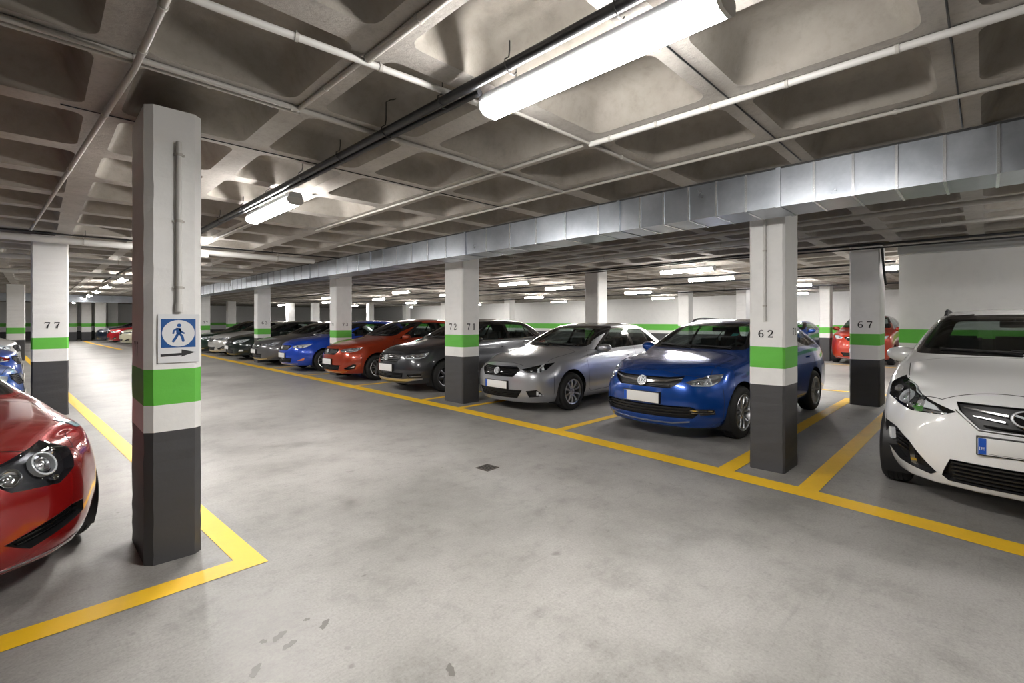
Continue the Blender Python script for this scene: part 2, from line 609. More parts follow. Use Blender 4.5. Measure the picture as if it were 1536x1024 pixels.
def make_car(name, label, cat, sp, loc, rz):
    """a whole car as an Empty with parts; sp holds its shape and its details"""
    S = Shape(sp['shape'], sp.get('level', 3))
    p = sp['shape']
    root = empty(name, loc, rz)
    tag(root, label, cat, sp.get('group'))
    pm = sp['paint']
    hi = sp.get('hi', True)
    bm = S.bm
    lay = bm.faces.layers.int.new('grp')
    PJ = {k: Pj(S, k) for k in ('cyl', 'rcyl', 'left', 'right', 'top', 'front', 'back')}
    groups = {}
    def assign(pj, poly, gname, mat=None, drop=False, only=None):
        gid = len(groups)+1
        groups[gid] = (gname, mat, drop)
        for f in knife(S, PJ[pj], poly):
            if only is None or groups.get(f[lay], ('body_shell',))[0] in only: f[lay] = gid
        return gid
    ax = (p['xa1'], p['xa2']); Rt = sp.get('Rt', .315); Ra = Rt+sp.get('arch', .045)
    if hi:
        if 'hood' in sp: assign('top', sp['hood'], 'hood')
        if 'bumper' in sp: assign('cyl', sp['bumper'], 'front_bumper')
        for side in ('left', 'right'):
            for nm in ('front_door', 'rear_door'):
                if nm in sp: assign(side, sp[nm], nm)
    if 'windshield' in sp:
        o, i = sp['windshield']
        assign('front', o, 'windshield_surround', M['gloss']); assign('front', i, 'windshield', M['glass'])
    if 'rear_window' in sp:
        assign('back', sp['rear_window'], 'rear_window', M['glass'])
    for side in ('left', 'right'):
        for o in sp.get('side_frames', []): assign(side, o, 'window_surround', M['gloss'])
        for o in sp.get('side_windows', []): assign(side, o, 'side_window', M['glass'])
        for x in ax:
            c = [(x+Ra*math.cos(R(a)), Rt+.015+Ra*math.sin(R(a))) for a in range(-60, 241, 12)]
            assign(side, c, 'arch', drop=True)
    for key in ('headlight', 'fog_recess', 'intake'):
        for poly in sp.get(key+'_cut', []) if key != 'headlight' else [sp['headlight']['poly']] if 'headlight' in sp else []:
            for q in (poly, mirror2(poly)): assign('cyl', q, key, drop=True)
    for g in sp.get('grilles', []): assign('cyl', g['poly'], 'grille', drop=True)
    if 'taillight' in sp:
        for q in (sp['taillight'], mirror2(sp['taillight'])): assign('rcyl', q, 'taillight', M['redlens'])
    by = {}
    for f in bm.faces: by.setdefault(f[lay], []).append(f)
    made = {}
    for gid, fs in sorted(by.items()):
        gname, mat, drop = groups.get(gid, ('body_shell', None, False))
        if drop: continue
        made.setdefault(gname, []).append(skin_object(S, fs, gname, mat or pm, root))
    if sp.get('roof_label'): pass
    # ---- lamps
    if 'headlight' in sp:
        H = sp['headlight']
        for sg in (1, -1):
            poly = H['poly'] if sg > 0 else mirror2(H['poly'])
            hs = decal(S, PJ['cyl'], poly, -H.get('deep', .045), -H.get('deep', .045)-.0025, 'headlight', H.get('mat', M['gloss']), root)
            for (u, v, r, kind) in H.get('bulbs', []):
                c, n = at_skin(S, PJ['cyl'], u*sg, v, -.04)
                bb = bmesh.new()
                if kind == 'proj':
                    b_disc(bb, c, n, [(r*1.25, .0), (r*1.25, .022), (r*1.12, .026), (r*1.05, .012), (r, .012), (r*.9, .022), (r*.6, .031), (r*.01, .035)], 24)
                    finish(bb, 'projector_lamp', M['chrome'] if not H.get('dark_proj') else M['satin'], hs, 50)
                elif kind == 'ring':
                    b_disc(bb, c, n, [(r*1.1, .0), (r*1.1, .03), (r*1.0, .033), (r*.93, .03), (r*.93, .0)], 28, 1)
                    b_disc(bb, c, n, [(r*.7, .0), (r*.68, .02), (r*.5, .024), (r*.45, .012), (r*.3, .02), (r*.01, .026)], 24)
                    finish(bb, 'projector_lamp', [M['lamp_silver'], M['lamp_white']], hs, 50)
                else:
                    b_disc(bb, c, n, [(r, .03), (r*.92, .012), (r*.6, .0), (r*.25, .002), (r*.2, .018), (r*.01, .02)], 24)
                    finish(bb, 'reflector', M['chrome'], hs, 50)
            for st_, mt in H.get('strips', []):
                q = st_ if sg > 0 else mirror2(st_)
                decal(S, PJ['cyl'], q, -.012, .03, 'lamp_strip', M[mt], hs)
            decal(S, PJ['cyl'], poly, .004, .004, 'lamp_cover', M['lens'], hs, dome=.003)
    for G in sp.get('grilles', []):
        g = decal(S, PJ['cyl'], G['poly'], -G.get('deep', .04), -G.get('deep', .04)-.004, 'grille', M[G.get('mat', 'black')], root)
        for q, mt, off in G.get('bars', []):
            decal(S, PJ['cyl'], q, off, .025, 'grille_bar', M[mt], g)
    for poly in sp.get('intake_cut', []) + sp.get('fog_recess_cut', []):
        for q in (poly, mirror2(poly)):
            decal(S, PJ['cyl'], q, -.05, -.054, 'bumper_intake', M['black'], root)
    for item in sp.get('front_bits', []):
        nm, q, mt, off, th = item[:5]
        for qq in ((q, mirror2(q)) if item[5] else (q,)):
            decal(S, PJ['cyl'], qq, off, th, nm, pm if mt == 'paint' else M[mt], root)
    for nm, u, v, r, mt in sp.get('fog_lamps', []):
        for sg in (1, -1):
            c, n = at_skin(S, PJ['cyl'], u*sg, v, -.05)
            bb = bmesh.new()
            b_disc(bb, c, n, [(r*1.2, .0), (r*1.2, .03), (r, .032), (r*.95, .02), (r*.6, .03), (r*.01, .034)], 20)
            finish(bb, nm, M[mt], root, 50)
    # ---- badge
    if 'badge' in sp:
        u, v, r, kind = sp['badge']
        c, n = at_skin(S, PJ['cyl'], u, v, .012)
        a = Vector((0, 1, 0)); n2 = n.normalized(); b_ = n2.cross(a).normalized()
        if b_.z < 0: b_ = -b_
        def F(x, y, d): return c+a*x+b_*y+n2*d
        bb = bmesh.new()
        N = 32
        ring = []
        for k in range(N):
            t = 2*math.pi*k/N; e = sp.get('badge_flat', 1.)
            ring.append([bb.verts.new(F(rr*math.cos(t), rr*e*math.sin(t), d)) for rr, d in ((r, -.012), (r, .004), (r*.95, .007), (r*.84, .007), (r*.8, .003), (r*.01, .003))])
        for k in range(N):
            A, B = ring[k], ring[(k+1) % N]
            for i in range(5):
                f = bb.faces.new((A[i], A[i+1], B[i+1], B[i])); f.material_index = 1 if i == 4 else 0
        def bar(p0, p1, w):
            q = strip([p0, p1], w)
            b_prism(bb, [(x*r, y*r*sp.get('badge_flat', 1.)) for x, y in q], F, .002, .008, 0)
        if kind == 'vee':
            bar((-.55, .6), (-.05, -.62), .2); bar((.55, .6), (.05, -.62), .2)
            bar((-.2, .72), (0, .1), .16); bar((.2, .72), (0, .1), .16); bar((-.75, .1), (-.4, -.45), .16); bar((.75, .1), (.4, -.45), .16)
        elif kind == 'bars':
            bar((-.12, -.75), (-.12, .75), .17); bar((.18, -.75), (.18, .75), .17); bar((-.5, -.5), (-.45, .5), .15); bar((-.5, .45), (-.15, .7), .15); bar((.5, -.5), (.5, .45), .13)
        elif kind == 'diamond':
            bar((0, .8), (.6, .1), .2); bar((.6, .1), (.1, -.8), .2); bar((-.1, .8), (-.6, -.1), .2); bar((-.6, -.1), (0, -.8), .2); bar((-.3, .2), (.3, -.2), .2); bar((-.2, .5), (.4, .3), .14)
        elif kind == 'oval':
            bar((-.7, -.3), (.7, .35), .22)
        bmesh.ops.recalc_face_normals(bb, faces=bb.faces[:])
        finish(bb, 'badge', [M['badge'], M['gloss']], root, 40)
    # ---- number plate
    if 'plate' in sp:
        P = sp['plate']
        yc, zc, w, h = P['y'], P['z'], P.get('w', .50), P.get('h', .115)
        pts = [PJ['front'].p3(yc+sx*w/2*.98, zc+sz*h/2)[0] for sx in (-1, 0, 1) for sz in (-1, 1)]
        x = min(q.x for q in pts)-.012
        bb = bmesh.new()
        b_box(bb, x, x+.012, yc-w/2, yc+w/2, zc-h/2, zc+h/2, 0, .004)
        pl = finish(bb, 'number_plate', M['white_plate'], root, 40)
        bb = bmesh.new(); b_box(bb, x+.002, x+.05, yc-w/2-.008, yc+w/2+.008, zc-h/2-.008, zc+h/2+.008, 0, .004)
        finish(bb, 'plate_holder', M['black'], pl, 40)
        if P.get('band', True):
            # the band stands at the viewer's left seen from the front
            yb = yc+w/2
            bb = bmesh.new(); b_box(bb, x-.001, x+.004, yb-.045, yb-.003, zc-h/2+.003, zc+h/2-.003)
            finish(bb, 'country_band', M['blue_plate'], pl)
        if P.get('mark'):
            bb = bmesh.new()
            y0 = yc+w/2-.008
            def G(u, v, d): return (x-.0012-d, y0-u, zc-.028+v)
            for q in ([(0, 0), (.004, 0), (.004, .022), (0, .022)], strip([(.008, .02), (.015, .02), (.015, .012), (.009, .003), (.016, .003)], .003), strip([(.03, .02), (.02, .02), (.02, .002), (.03, .002)], .003), strip([(.02, .011), (.029, .011)], .003)):
                b_prism(bb, q, G, 0, .0008)
            finish(bb, 'country_mark', M['white_plate'], pl)
            bb = bmesh.new()
            for u0, u1 in ((.30, .335), (.345, .39), (.41, .47)):
                b_prism(bb, [(u0, -.026), (u1, -.026), (u1-.004, -.014), (u0+.006, -.012)], G, 0, .0008)
            b_prism(bb, strip([(.05, -.022), (.1, -.024), (.16, -.023), (.3, -.024)], .002), G, 0, .0006)
            finish(bb, 'worn_print', M['black'], pl)
    # ---- wheels
    wm = wheel_meshes(Rt, sp.get('rim_r', .205), .205, sp.get('rim', (10, 'plain')), M[sp.get('rim_mat', 'alloy')])
    first = True
    for x in ax:
        for sg in (-1, 1):
            w = empty('wheel', (x, sg*(p['W']-.115-sp.get('tuck', 0)), Rt), 0 if sg < 0 else math.pi)
            w.parent = root
            for nm, o in wm:
                if first: o.parent = w
                else: copy_under(o, w)
            first = False
            bb = bmesh.new()
            c = Vector((x, sg*(p['W']-.03), Rt+.015))
            n = 18
            rows = []
            for k in range(n+1):
                a = R(-35+250*k/n)
                rows.append([bb.verts.new((x+(Ra-.006)*math.cos(a), sg*y, Rt+.015+(Ra-.006)*math.sin(a))) for y in (p['W']-.012-sp.get('lin', .03), p['W']-.3)])
            for k in range(n): bb.faces.new((rows[k][0], rows[k+1][0], rows[k+1][1], rows[k][1]))
            bb.faces.new([r_[1] for r_ in rows])
            finish(bb, 'arch_liner', M['black'], root, 60)
    # ---- underside tray and cabin
    zb = p['st'][3]['zb']; L = p['L']; W = p['W']
    bb = bmesh.new()
    b_box(bb, ax[0]+Ra+.02, ax[1]-Ra-.02, -W*.86, W*.86, zb+.03, zb+.16, 0, .02)
    b_box(bb, .25, ax[0]+Ra+.05, -W*.55, W*.55, zb+.03, .6, 0, .03)
    b_box(bb, ax[1]-Ra-.05, L-.35, -W*.55, W*.55, zb+.05, .62, 0, .03)
    finish(bb, 'underbody', M['black'], root, 40)
    xc = p['xcowl']; zt = p['zroof']
    if sp.get('cabin', True):
        zbl = p['st'][p['i_cowl']-1]['zbelt']
        bb = bmesh.new()
        def D(u, v, d): return (u, d, v)
        b_prism(bb, rnd([(xc-.05, zbl-.25), (xc-.02, zbl-.02), (xc+.3, zbl+.035), (xc+.55, zbl-.0), (xc+.6, zbl-.12), (xc+.5, zbl-.3)], .04), D, -W*.78, W*.78)
        finish(bb, 'dashboard', M['trim'], root, 40)
        bb = bmesh.new()
        cc = Vector((xc+.72, -.37, zbl-.02)); nn = Vector((.92, 0, .38)).normalized()
        a = Vector((0, 1, 0)); b_ = nn.cross(a)
        pts = [cc+(a*math.cos(2*math.pi*k/28)+b_*math.sin(2*math.pi*k/28))*.185 for k in range(29)]
        b_tube(bb, pts, .015, 8, False)
        for an in (0, 180, 270):
            b_tube(bb, [cc+(a*math.cos(R(an))+b_*math.sin(R(an)))*.03, cc+(a*math.cos(R(an))+b_*math.sin(R(an)))*.18], .014, 6)
        b_tube(bb, [cc+nn*.01, cc-nn*.22], .045, 10)
        finish(bb, 'steering_wheel', M['black'], root, 40)
        h = zt-.50
        for x, ys in ((xc+1.12, (-.37, .37)), (xc+1.98, (-.42, 0, .42))):
            for y in ys:
                wd = .25 if len(ys) == 2 else .2
                bb = bmesh.new()
                def D2(u, v, d): return (u, y+d, v)
                x0 = x
                b_prism(bb, rnd([(x0-.5, .3), (x0-.52, .42), (x0-.06, .46), (x0+.1, zt-.55), (x0+.17, zt-.53), (x0+.22, zt-.6), (x0+.12, .4), (x0+.08, .3)], .05), D2, -wd, wd)
                st_ = finish(bb, 'seat', M['seat'], root, 40)
                bb = bmesh.new()
                b_prism(bb, rnd([(x0+.13, zt-.5), (x0+.12, zt-.33), (x0+.2, zt-.31), (x0+.23, zt-.5)], .04), D2, -.13, .13)
                b_tube(bb, [(x0+.17, y-.05, zt-.58), (x0+.17, y-.05, zt-.48)], .007, 6); b_tube(bb, [(x0+.17, y+.05, zt-.58), (x0+.17, y+.05, zt-.48)], .007, 6)
                finish(bb, 'headrest', M['seat'], st_, 40)
        bb = bmesh.new()
        b_box(bb, xc-.1, L-.45, -W*.84, W*.84, .28, .32)
        b_box(bb, L-.95, L-.5, -W*.76, W*.76, .32, zbl-.1)
        finish(bb, 'cabin_floor', M['trim'], root)
        # inner mirror
        bb = bmesh.new(); b_box(bb, p['xhead']-.02, p['xhead']+.0, -.11, .11, zt-.2, zt-.13, 0, .01)
        b_tube(bb, [(p['xhead'], 0, zt-.15), (p['xhead']+.02, 0, zt-.05)], .01, 6)
        finish(bb, 'rear_view_mirror', M['black'], root, 40)
    # ---- outer mirrors, handles, wipers, rails
    if 'mirror' in sp:
        mx, mz, ms, dy = (*sp['mirror'], 0)[:4]
        for sg, sd in ((-1, 'left'), (1, 'right')):
            c, n = PJ[sd].p3(mx, mz-.05)
            ctr = Vector((mx-.02, c.y+sg*(.12*ms-.01+dy), mz+.0))
            bb = bmesh.new()
            bmesh.ops.create_uvsphere(bb, u_segments=20, v_segments=12, radius=1)
            for v in bb.verts:
                q = v.co
                sx = -abs(q.x)**.9 if q.x < 0 else min(q.x, .25)
                ty = q.y*sg       # outwards positive
                tz = q.z
                k = 1-.22*max(ty, 0)
                v.co = ctr + Vector((sx*.085*ms+.02*ty, sg*math.copysign(abs(ty)**.75, ty)*.125*ms, math.copysign(abs(tz)**.8, tz)*.075*ms*k+.012*ty))
            bmesh.ops.recalc_face_normals(bb, faces=bb.faces[:])
            mo = finish(bb, 'wing_mirror', pm, root, 60)
            bb = bmesh.new()
            b_tube(bb, [c-Vector((0, sg*.03, 0)), ctr+Vector((.0, -sg*.05, -.055*ms)), ctr+Vector((0, sg*.05*ms, -.062*ms))], [.03, .024, .012], 10)
            finish(bb, 'mirror_foot', M['black'], mo, 60)
    for hx, hz in sp.get('handles', []):
        for sd in ('left', 'right'):
            q = rnd([(hx-.1, hz-.012), (hx+.1, hz-.006), (hx+.1, hz+.02), (hx-.1, hz+.014)], .012)
            decal(S, PJ[sd], q, .03, .02, 'door_handle', pm, root)
    if sp.get('wipers', hi):
        for y0, y1 in ((-.55, .05), (-.02, .52)):
            pts = []
            for t in (0, .25, .5, .75, 1):
                y = lerp(y0, y1, t)
                zz = p['zwip']+.012+t*.015
                c, n = PJ['front'].p3(y, zz)
                pts.append(c+n*.012)
            bb = bmesh.new(); b_tube(bb, pts, .008, 6)
            c, n = PJ['front'].p3(y0, p['zwip']-.005)
            b_tube(bb, [c+n*.01, pts[2]], .007, 6)
            finish(bb, 'wiper', M['black'], root, 60)
    if 'rails' in sp:
        x0, x1, y0, mt = sp['rails']
        for sg in (-1, 1):
            pts = []
            n = 12
            for k in range(n+1):
                t = k/n; x = lerp(x0, x1, t)
                c, nn = PJ['top'].p3(x, sg*y0)
                pts.append(c+Vector((0, 0, .045*min(1, t*8, (1-t)*8)-.004)))
            bb = bmesh.new(); b_tube(bb, pts, .015, 8)
            for t in (.05, .5, .95):
                x = lerp(x0, x1, t); c, nn = PJ['top'].p3(x, sg*y0); b_tube(bb, [c, c+Vector((0, 0, .04))], .013, 6)
            finish(bb, 'roof_rail', M[mt], root, 50)
    for nm, sd, q, mt, off, th in sp.get('side_bits', []):
        for s_ in ((sd,) if sd != 'both' else ('left', 'right')):
            decal(S, PJ[s_], q, off, th, nm, M[mt], root)
    for nm, q, mt, off, th in sp.get('glass_bits', []):
        decal(S, PJ['front'], q, off, th, nm, M[mt], root)
    if hi and 'seams' in sp: seams(S, sp['seams'], root)
    bm.free()
    bpy.data.meshes.remove(S.me)
    return root
def std_shape(L=4.45, W=.9, H=1.455, hoodz=.79, cowlz=1.0, beltz=.94, xcowl=1.45, xhead=2.25, zb=.19, xa1=.92, xa2=3.58, tail='hatch', B=.42, **kw):
    def s(x, wf, zbelt, wb, wr, zr, zt, bow=0., zb_=None):
        return dict(x=x, wf=wf, zb=zb_ or zb, zbelt=zbelt, wb=wb*W/.9, wr=wr*W/.9, zr=zr, zt=zt, bow=bow)
    hz = lambda t: lerp(hoodz, cowlz, t)
    hf = lambda t: hz(t)-.045-.02*t
    st = [
        s(.62, .975, hf(.33), .80, .66, hz(.33)-.005, hz(.33)+.022, .26),
        s(.95, 1.0, hf(.55), .82, .68, hz(.55)+.0, hz(.55)+.028, .2),
        s(1.24, 1.0, hf(.78), .825, .69, hz(.78)+.0, hz(.78)+.03, .15),
        s(xcowl, 1.0, beltz-.005, .835, .69, hz(1)-.01, hz(1)+.02, .15),
        s(lerp(xcowl, xhead, .5), 1., beltz+.005, .835, .655, lerp(cowlz, H, .5)-.02, lerp(cowlz, H, .5)+.03, .13),
        s(xhead, 1., beltz+.012, .835, .59, H-.075, H-.025, .11),
        s(xhead+.5, 1., beltz+.025, .835, .575, H-.04, H+.008, .02),
        s(xhead+1.05, 1., beltz+.04, .83, .565, H-.055, H-.005),
    ]
    if tail == 'hatch':
        st += [
            s(L-.72, .99, beltz+.06, .815, .56, H-.10, H-.05),
            s(L-.42, .97, beltz+.07, .79, .57, H-.24, H-.19),
            s(L-.22, .94, beltz+.04, .75, .6, beltz+.1, beltz+.12),
        ]
    elif tail == 'tall':
        st += [
            s(L-.62, .99, beltz+.05, .82, .58, H-.08, H-.03),
            s(L-.3, .97, beltz+.06, .8, .59, H-.13, H-.09),
            s(L-.17, .95, beltz+.04, .77, .62, beltz+.14, beltz+.17),
        ]
    else:
        st += [
            s(L-1.0, 1., beltz+.055, .82, .57, H-.16, H-.11),
            s(L-.55, .98, beltz+.06, .79, .62, beltz+.11, beltz+.135),
            s(L-.2, .94, beltz+.05, .75, .6, beltz+.07, beltz+.09),
        ]
    w = W*.90
    fz = kw.get('fz', [zb+.0, zb+.095, .44, .60, hoodz-.085, hoodz-.01])
    fx = kw.get('fx', [.085, .02, .0, .005, .05, .115])
    front = dict(w=[w*.9, w*.985, w, w*.985, w*.93, w*.84], x=fx, z=fz, B=[B*.85, B, B, B, B, B*1.02], dz=[0, 0, 0, 0, 0, kw.get('hooddrop', -.045)])
    rear = dict(w=[w*.92, w, w, w*.98, w*.93, w*.8], x=[.08, .02, .0, .03, .07, .13], z=[zb+.05, zb+.14, .5, .68, beltz-.03, beltz+.06], B=[.2]*6)
    d = dict(L=L, W=W, st=st, front=front, rear=rear, i_cowl=4, xa1=xa1, xa2=xa2, xcowl=xcowl, xhead=xhead, zroof=H, cut_front=xcowl-.45, zwip=cowlz+.035)
    d.update({k: v for k, v in kw.items() if k in ('c_belt', 'c_nose', 'c_fend')})
    return d

def std_parts(sp, win=None):
    """windows, doors, bonnet and shut lines that follow the shape"""
    p = sp['shape']; xc, xh, H, L, W = p['xcowl'], p['xhead'], p['zroof'], p['L'], p['W']
    st = p['st']; belt = st[4]['zbelt']; cow = st[3]['zt']
    sp['windshield'] = (rnd([(-.72*W/.9, cow+.0), (.72*W/.9, cow+.0), (.60*W/.9, H-.065), (-.60*W/.9, H-.065)], .05),
                        rnd([(-.665*W/.9, cow+.045), (.665*W/.9, cow+.045), (.545*W/.9, H-.11), (-.545*W/.9, H-.11)], .06))
    xe = L-.55 if sp.get('tail') != 'tall' else L-.4
    up = H-.095
    zb_ = belt+.035
    xb = xh+.62          # B pillar
    fr = [(xc+.2, zb_-.012), (xe, zb_+.05), (xe-.1, zb_+.12), (xe-.36, up-.05), (xb, up+.012), (xh+.12, up-.0)]
    fw = [(xc+.36, zb_+.015), (xb-.045, zb_+.025), (xb-.045, up-.015), (xh+.16, up-.025)]
    rw = [(xb+.045, zb_+.03), (xe-.42, zb_+.04), (xe-.40, up-.055), (xb+.045, up-.015)]
    qw = [(xe-.36, zb_+.045), (xe-.09, zb_+.07), (xe-.17, zb_+.13), (xe-.36, up-.08)]
    sp['side_frames'] = [rnd(fr, .05)]
    sp['side_windows'] = [rnd(fw, .03), rnd(rw, .03), rnd(qw, .03)]
    zs = st[3]['zb']+.1
    xd0 = p['xa1']+.42
    sp['front_door'] = [(xd0+.03, zs+.06), (xd0+.0, belt-.1), (xd0+.1, belt+.03), (xb, belt+.06), (xb+.02, zs+.04), (xd0+.1, zs)]
    xr = p['xa2']-.30
    sp['rear_door'] = [(xb, belt+.06), (xr+.3, belt+.075), (xr+.3, .78), (xr+.02, .55), (xr-.12, zs+.02), (xb+.02, zs+.04)]
    hw = .68*W/.9
    sp['hood'] = [(.21, -.45), (.37, -hw+.02), (.7, -hw-.01), (xc-.22, -hw-.04), (xc-.16, -.4), (xc-.18, 0), (xc-.16, .4), (xc-.22, hw+.04), (.7, hw+.01), (.37, hw-.02), (.21, .45), (.15, 0)]
    sp['seams'] = [('left', sp['front_door']+sp['front_door'][:1]), ('right', sp['front_door']+sp['front_door'][:1]),
                   ('left', sp['rear_door'][1:]), ('right', sp['rear_door'][1:]), ('top', sp['hood']+sp['hood'][:1])]
    sp['mirror'] = (xc+.36, belt+.06, 1.)
    sp['handles'] = [(xb-.2, belt-.11), (xb+.72, belt-.1)]
    sp['rear_window'] = rnd([(-.58*W/.9, belt+.16), (.58*W/.9, belt+.16), (.5*W/.9, H-.14), (-.5*W/.9, H-.14)], .06)
    sp['taillight'] = [(40, belt-.16), (75, belt-.14), (78, belt-.02), (38, belt-.02)]
    return sp
# ================================================================ PLACE
# camera at the origin of the plan, 1.48 m up; X runs away to the right, Y away to the left
H0 = 1.48; F0 = 713.; ZC = 2.78
def node_noise(nt, vec, scale, detail=6, rough=.6):
    n = nt.nodes.new('ShaderNodeTexNoise'); n.inputs['Scale'].default_value = scale
    n.inputs['Detail'].default_value = detail; n.inputs['Roughness'].default_value = rough
    nt.links.new(vec, n.inputs['Vector']); return n.outputs['Fac']
def node_ramp(nt, fac, stops):
    r = nt.nodes.new('ShaderNodeValToRGB')
    while len(r.color_ramp.elements) < len(stops): r.color_ramp.elements.new(.5)
    for e, (p, c) in zip(r.color_ramp.elements, stops):
        e.position = p; e.color = (*c, 1) if isinstance(c, tuple) else (c, c, c, 1)
    nt.links.new(fac, r.inputs[0]); return r.outputs[0]
def node_mix(nt, fac, a, b, mode='MIX'):
    m = nt.nodes.new('ShaderNodeMix'); m.data_type = 'RGBA'; m.blend_type = mode
    for sock, v in ((m.inputs[0], fac), (m.inputs[6], a), (m.inputs[7], b)):
        if hasattr(v, 'is_linked'): nt.links.new(v, sock)
        elif isinstance(v, tuple): sock.default_value = (*v, 1)
        else: sock.default_value = v
    return m.outputs[2]
def surf(name, build):
    m, nt, out = new_mat(name)
    b = nt.nodes.new('ShaderNodeBsdfPrincipled'); nt.links.new(b.outputs[0], out.inputs[0])
    tc = nt.nodes.new('ShaderNodeTexCoord').outputs['Object']
    build(nt, b, tc); return m
def bump(nt, b, h, s, d=.01):
    n = nt.nodes.new('ShaderNodeBump'); n.inputs['Strength'].default_value = s; n.inputs['Distance'].default_value = d
    nt.links.new(h, n.inputs['Height']); nt.links.new(n.outputs['Normal'], b.inputs['Normal'])

def f_floor(nt, b, v):
    K = nt.links.new
    n1 = node_noise(nt, v, .5, 8, .65); n2 = node_noise(nt, v, 2.3, 12, .72); n3 = node_noise(nt, v, 70, 4, .7); n4 = node_noise(nt, v, 7, 10, .75)
    base = node_ramp(nt, n1, [(.3, (.18, .172, .164)), (.48, (.268, .258, .247)), (.68, (.33, .319, .306))])
    m2 = node_ramp(nt, n2, [(.30, (.55, .545, .54)), (.40, (.80, .795, .79)), (.48, (1., 1., .99)), (.60, (1.1, 1.1, 1.1)), (.72, (.92, .92, .92))])
    c = node_mix(nt, .8, base, m2, 'MULTIPLY')
    c = node_mix(nt, .55, c, node_ramp(nt, n4, [(.33, .66), (.45, 1.), (.6, 1.06), (.7, .9)]), 'MULTIPLY')
    c = node_mix(nt, .8, c, node_ramp(nt, n3, [(.25, .74), (.5, 1.0), (.75, 1.2)]), 'MULTIPLY')
    # long trowel and tyre streaks
    mp = nt.nodes.new('ShaderNodeMapping'); mp.inputs['Scale'].default_value = (1., 16, 1); mp.inputs['Rotation'].default_value = (0, 0, 1.25)
    K(v, mp.inputs[0]); sc = node_noise(nt, mp.outputs[0], 1.6, 8, .75)
    c = node_mix(nt, .33, c, node_ramp(nt, sc, [(.33, .62), (.43, 1.), (.6, 1.05), (.72, .86)]), 'MULTIPLY')
    # drips of oil
    dn = nt.nodes.new('ShaderNodeMix'); dn.data_type = 'VECTOR'; dn.inputs[0].default_value = .09
    nz = nt.nodes.new('ShaderNodeTexNoise'); nz.inputs['Scale'].default_value = 7; nz.inputs['Detail'].default_value = 4; K(v, nz.inputs['Vector'])
    K(v, dn.inputs[4]); K(nz.outputs['Color'], dn.inputs[5])
    for sc_, lo, hi, g0, dark in ((2.2, .035, .075, .5, .75), (6.5, .05, .11, .54, .6)):
        vo = nt.nodes.new('ShaderNodeTexVoronoi'); vo.inputs['Scale'].default_value = sc_; vo.inputs['Randomness'].default_value = 1
        K(dn.outputs[1], vo.inputs['Vector'])
        gate = node_ramp(nt, node_noise(nt, v, .9+sc_*.05, 3, .5), [(g0, 0.), (g0+.08, 1.)])
        sp = node_ramp(nt, vo.outputs['Distance'], [(lo, dark), (hi, .0)])
        c = node_mix(nt, node_mix(nt, 1., sp, gate, 'MULTIPLY'), c, (.10, .092, .086))
    K(c, b.inputs['Base Color'])
    r = node_ramp(nt, n2, [(.3, .38), (.6, .55), (.8, .45)]); K(r, b.inputs['Roughness'])
    b.inputs['Specular IOR Level'].default_value = .45
    bump(nt, b, n3, .12, .004)

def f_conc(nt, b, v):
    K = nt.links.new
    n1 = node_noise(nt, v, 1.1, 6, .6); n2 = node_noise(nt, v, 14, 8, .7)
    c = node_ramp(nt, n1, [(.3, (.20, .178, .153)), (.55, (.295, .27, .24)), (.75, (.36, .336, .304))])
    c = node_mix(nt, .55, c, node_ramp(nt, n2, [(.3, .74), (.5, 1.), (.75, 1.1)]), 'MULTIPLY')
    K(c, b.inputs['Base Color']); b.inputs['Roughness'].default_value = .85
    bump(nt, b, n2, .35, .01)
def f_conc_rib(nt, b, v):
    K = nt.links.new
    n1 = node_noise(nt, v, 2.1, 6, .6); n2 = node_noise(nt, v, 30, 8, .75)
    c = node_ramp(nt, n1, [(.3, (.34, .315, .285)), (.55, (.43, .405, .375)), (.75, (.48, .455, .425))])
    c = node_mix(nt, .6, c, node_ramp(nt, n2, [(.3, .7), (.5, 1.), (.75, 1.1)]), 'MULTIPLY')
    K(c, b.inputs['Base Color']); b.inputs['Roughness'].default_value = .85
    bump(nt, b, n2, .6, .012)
def f_painted(col, dirt=.35):
    def f(nt, b, v):
        n1 = node_noise(nt, v, 4, 7, .65); n2 = node_noise(nt, v, 45, 4, .6)
        c = node_mix(nt, dirt, col, node_ramp(nt, n1, [(.25, .72), (.5, 1.), (.8, 1.05)]), 'MULTIPLY')
        nt.links.new(c, b.inputs['Base Color']); b.inputs['Roughness'].default_value = .55
        bump(nt, b, n2, .18, .006)
    return f
def f_line(nt, b, v):
    n1 = node_noise(nt, v, 16, 9, .75); n2 = node_noise(nt, v, 2.4, 6, .7)
    c = node_mix(nt, node_ramp(nt, n1, [(.28, 1.), (.36, 0.)]), (.92, .555, .022), (.36, .27, .12))
    c = node_mix(nt, .5, c, node_ramp(nt, n2, [(.3, .78), (.55, 1.), (.8, 1.04)]), 'MULTIPLY')
    nt.links.new(c, b.inputs['Base Color']); b.inputs['Roughness'].default_value = .5
def f_zinc(nt, b, v):
    vo = nt.nodes.new('ShaderNodeTexVoronoi'); vo.inputs['Scale'].default_value = 38; nt.links.new(v, vo.inputs['Vector'])
    n1 = node_noise(nt, v, 2.5, 6, .6)
    c = node_mix(nt, .5, node_ramp(nt, n1, [(.3, (.36, .39, .435)), (.7, (.50, .53, .575))]), node_ramp(nt, vo.outputs['Color'], [(.0, .92), (1., 1.04)]), 'MULTIPLY')
    nt.links.new(c, b.inputs['Base Color']); b.inputs['Metallic'].default_value = .95
    nt.links.new(node_ramp(nt, n1, [(.3, .27), (.7, .36)]), b.inputs['Roughness'])
E = {}
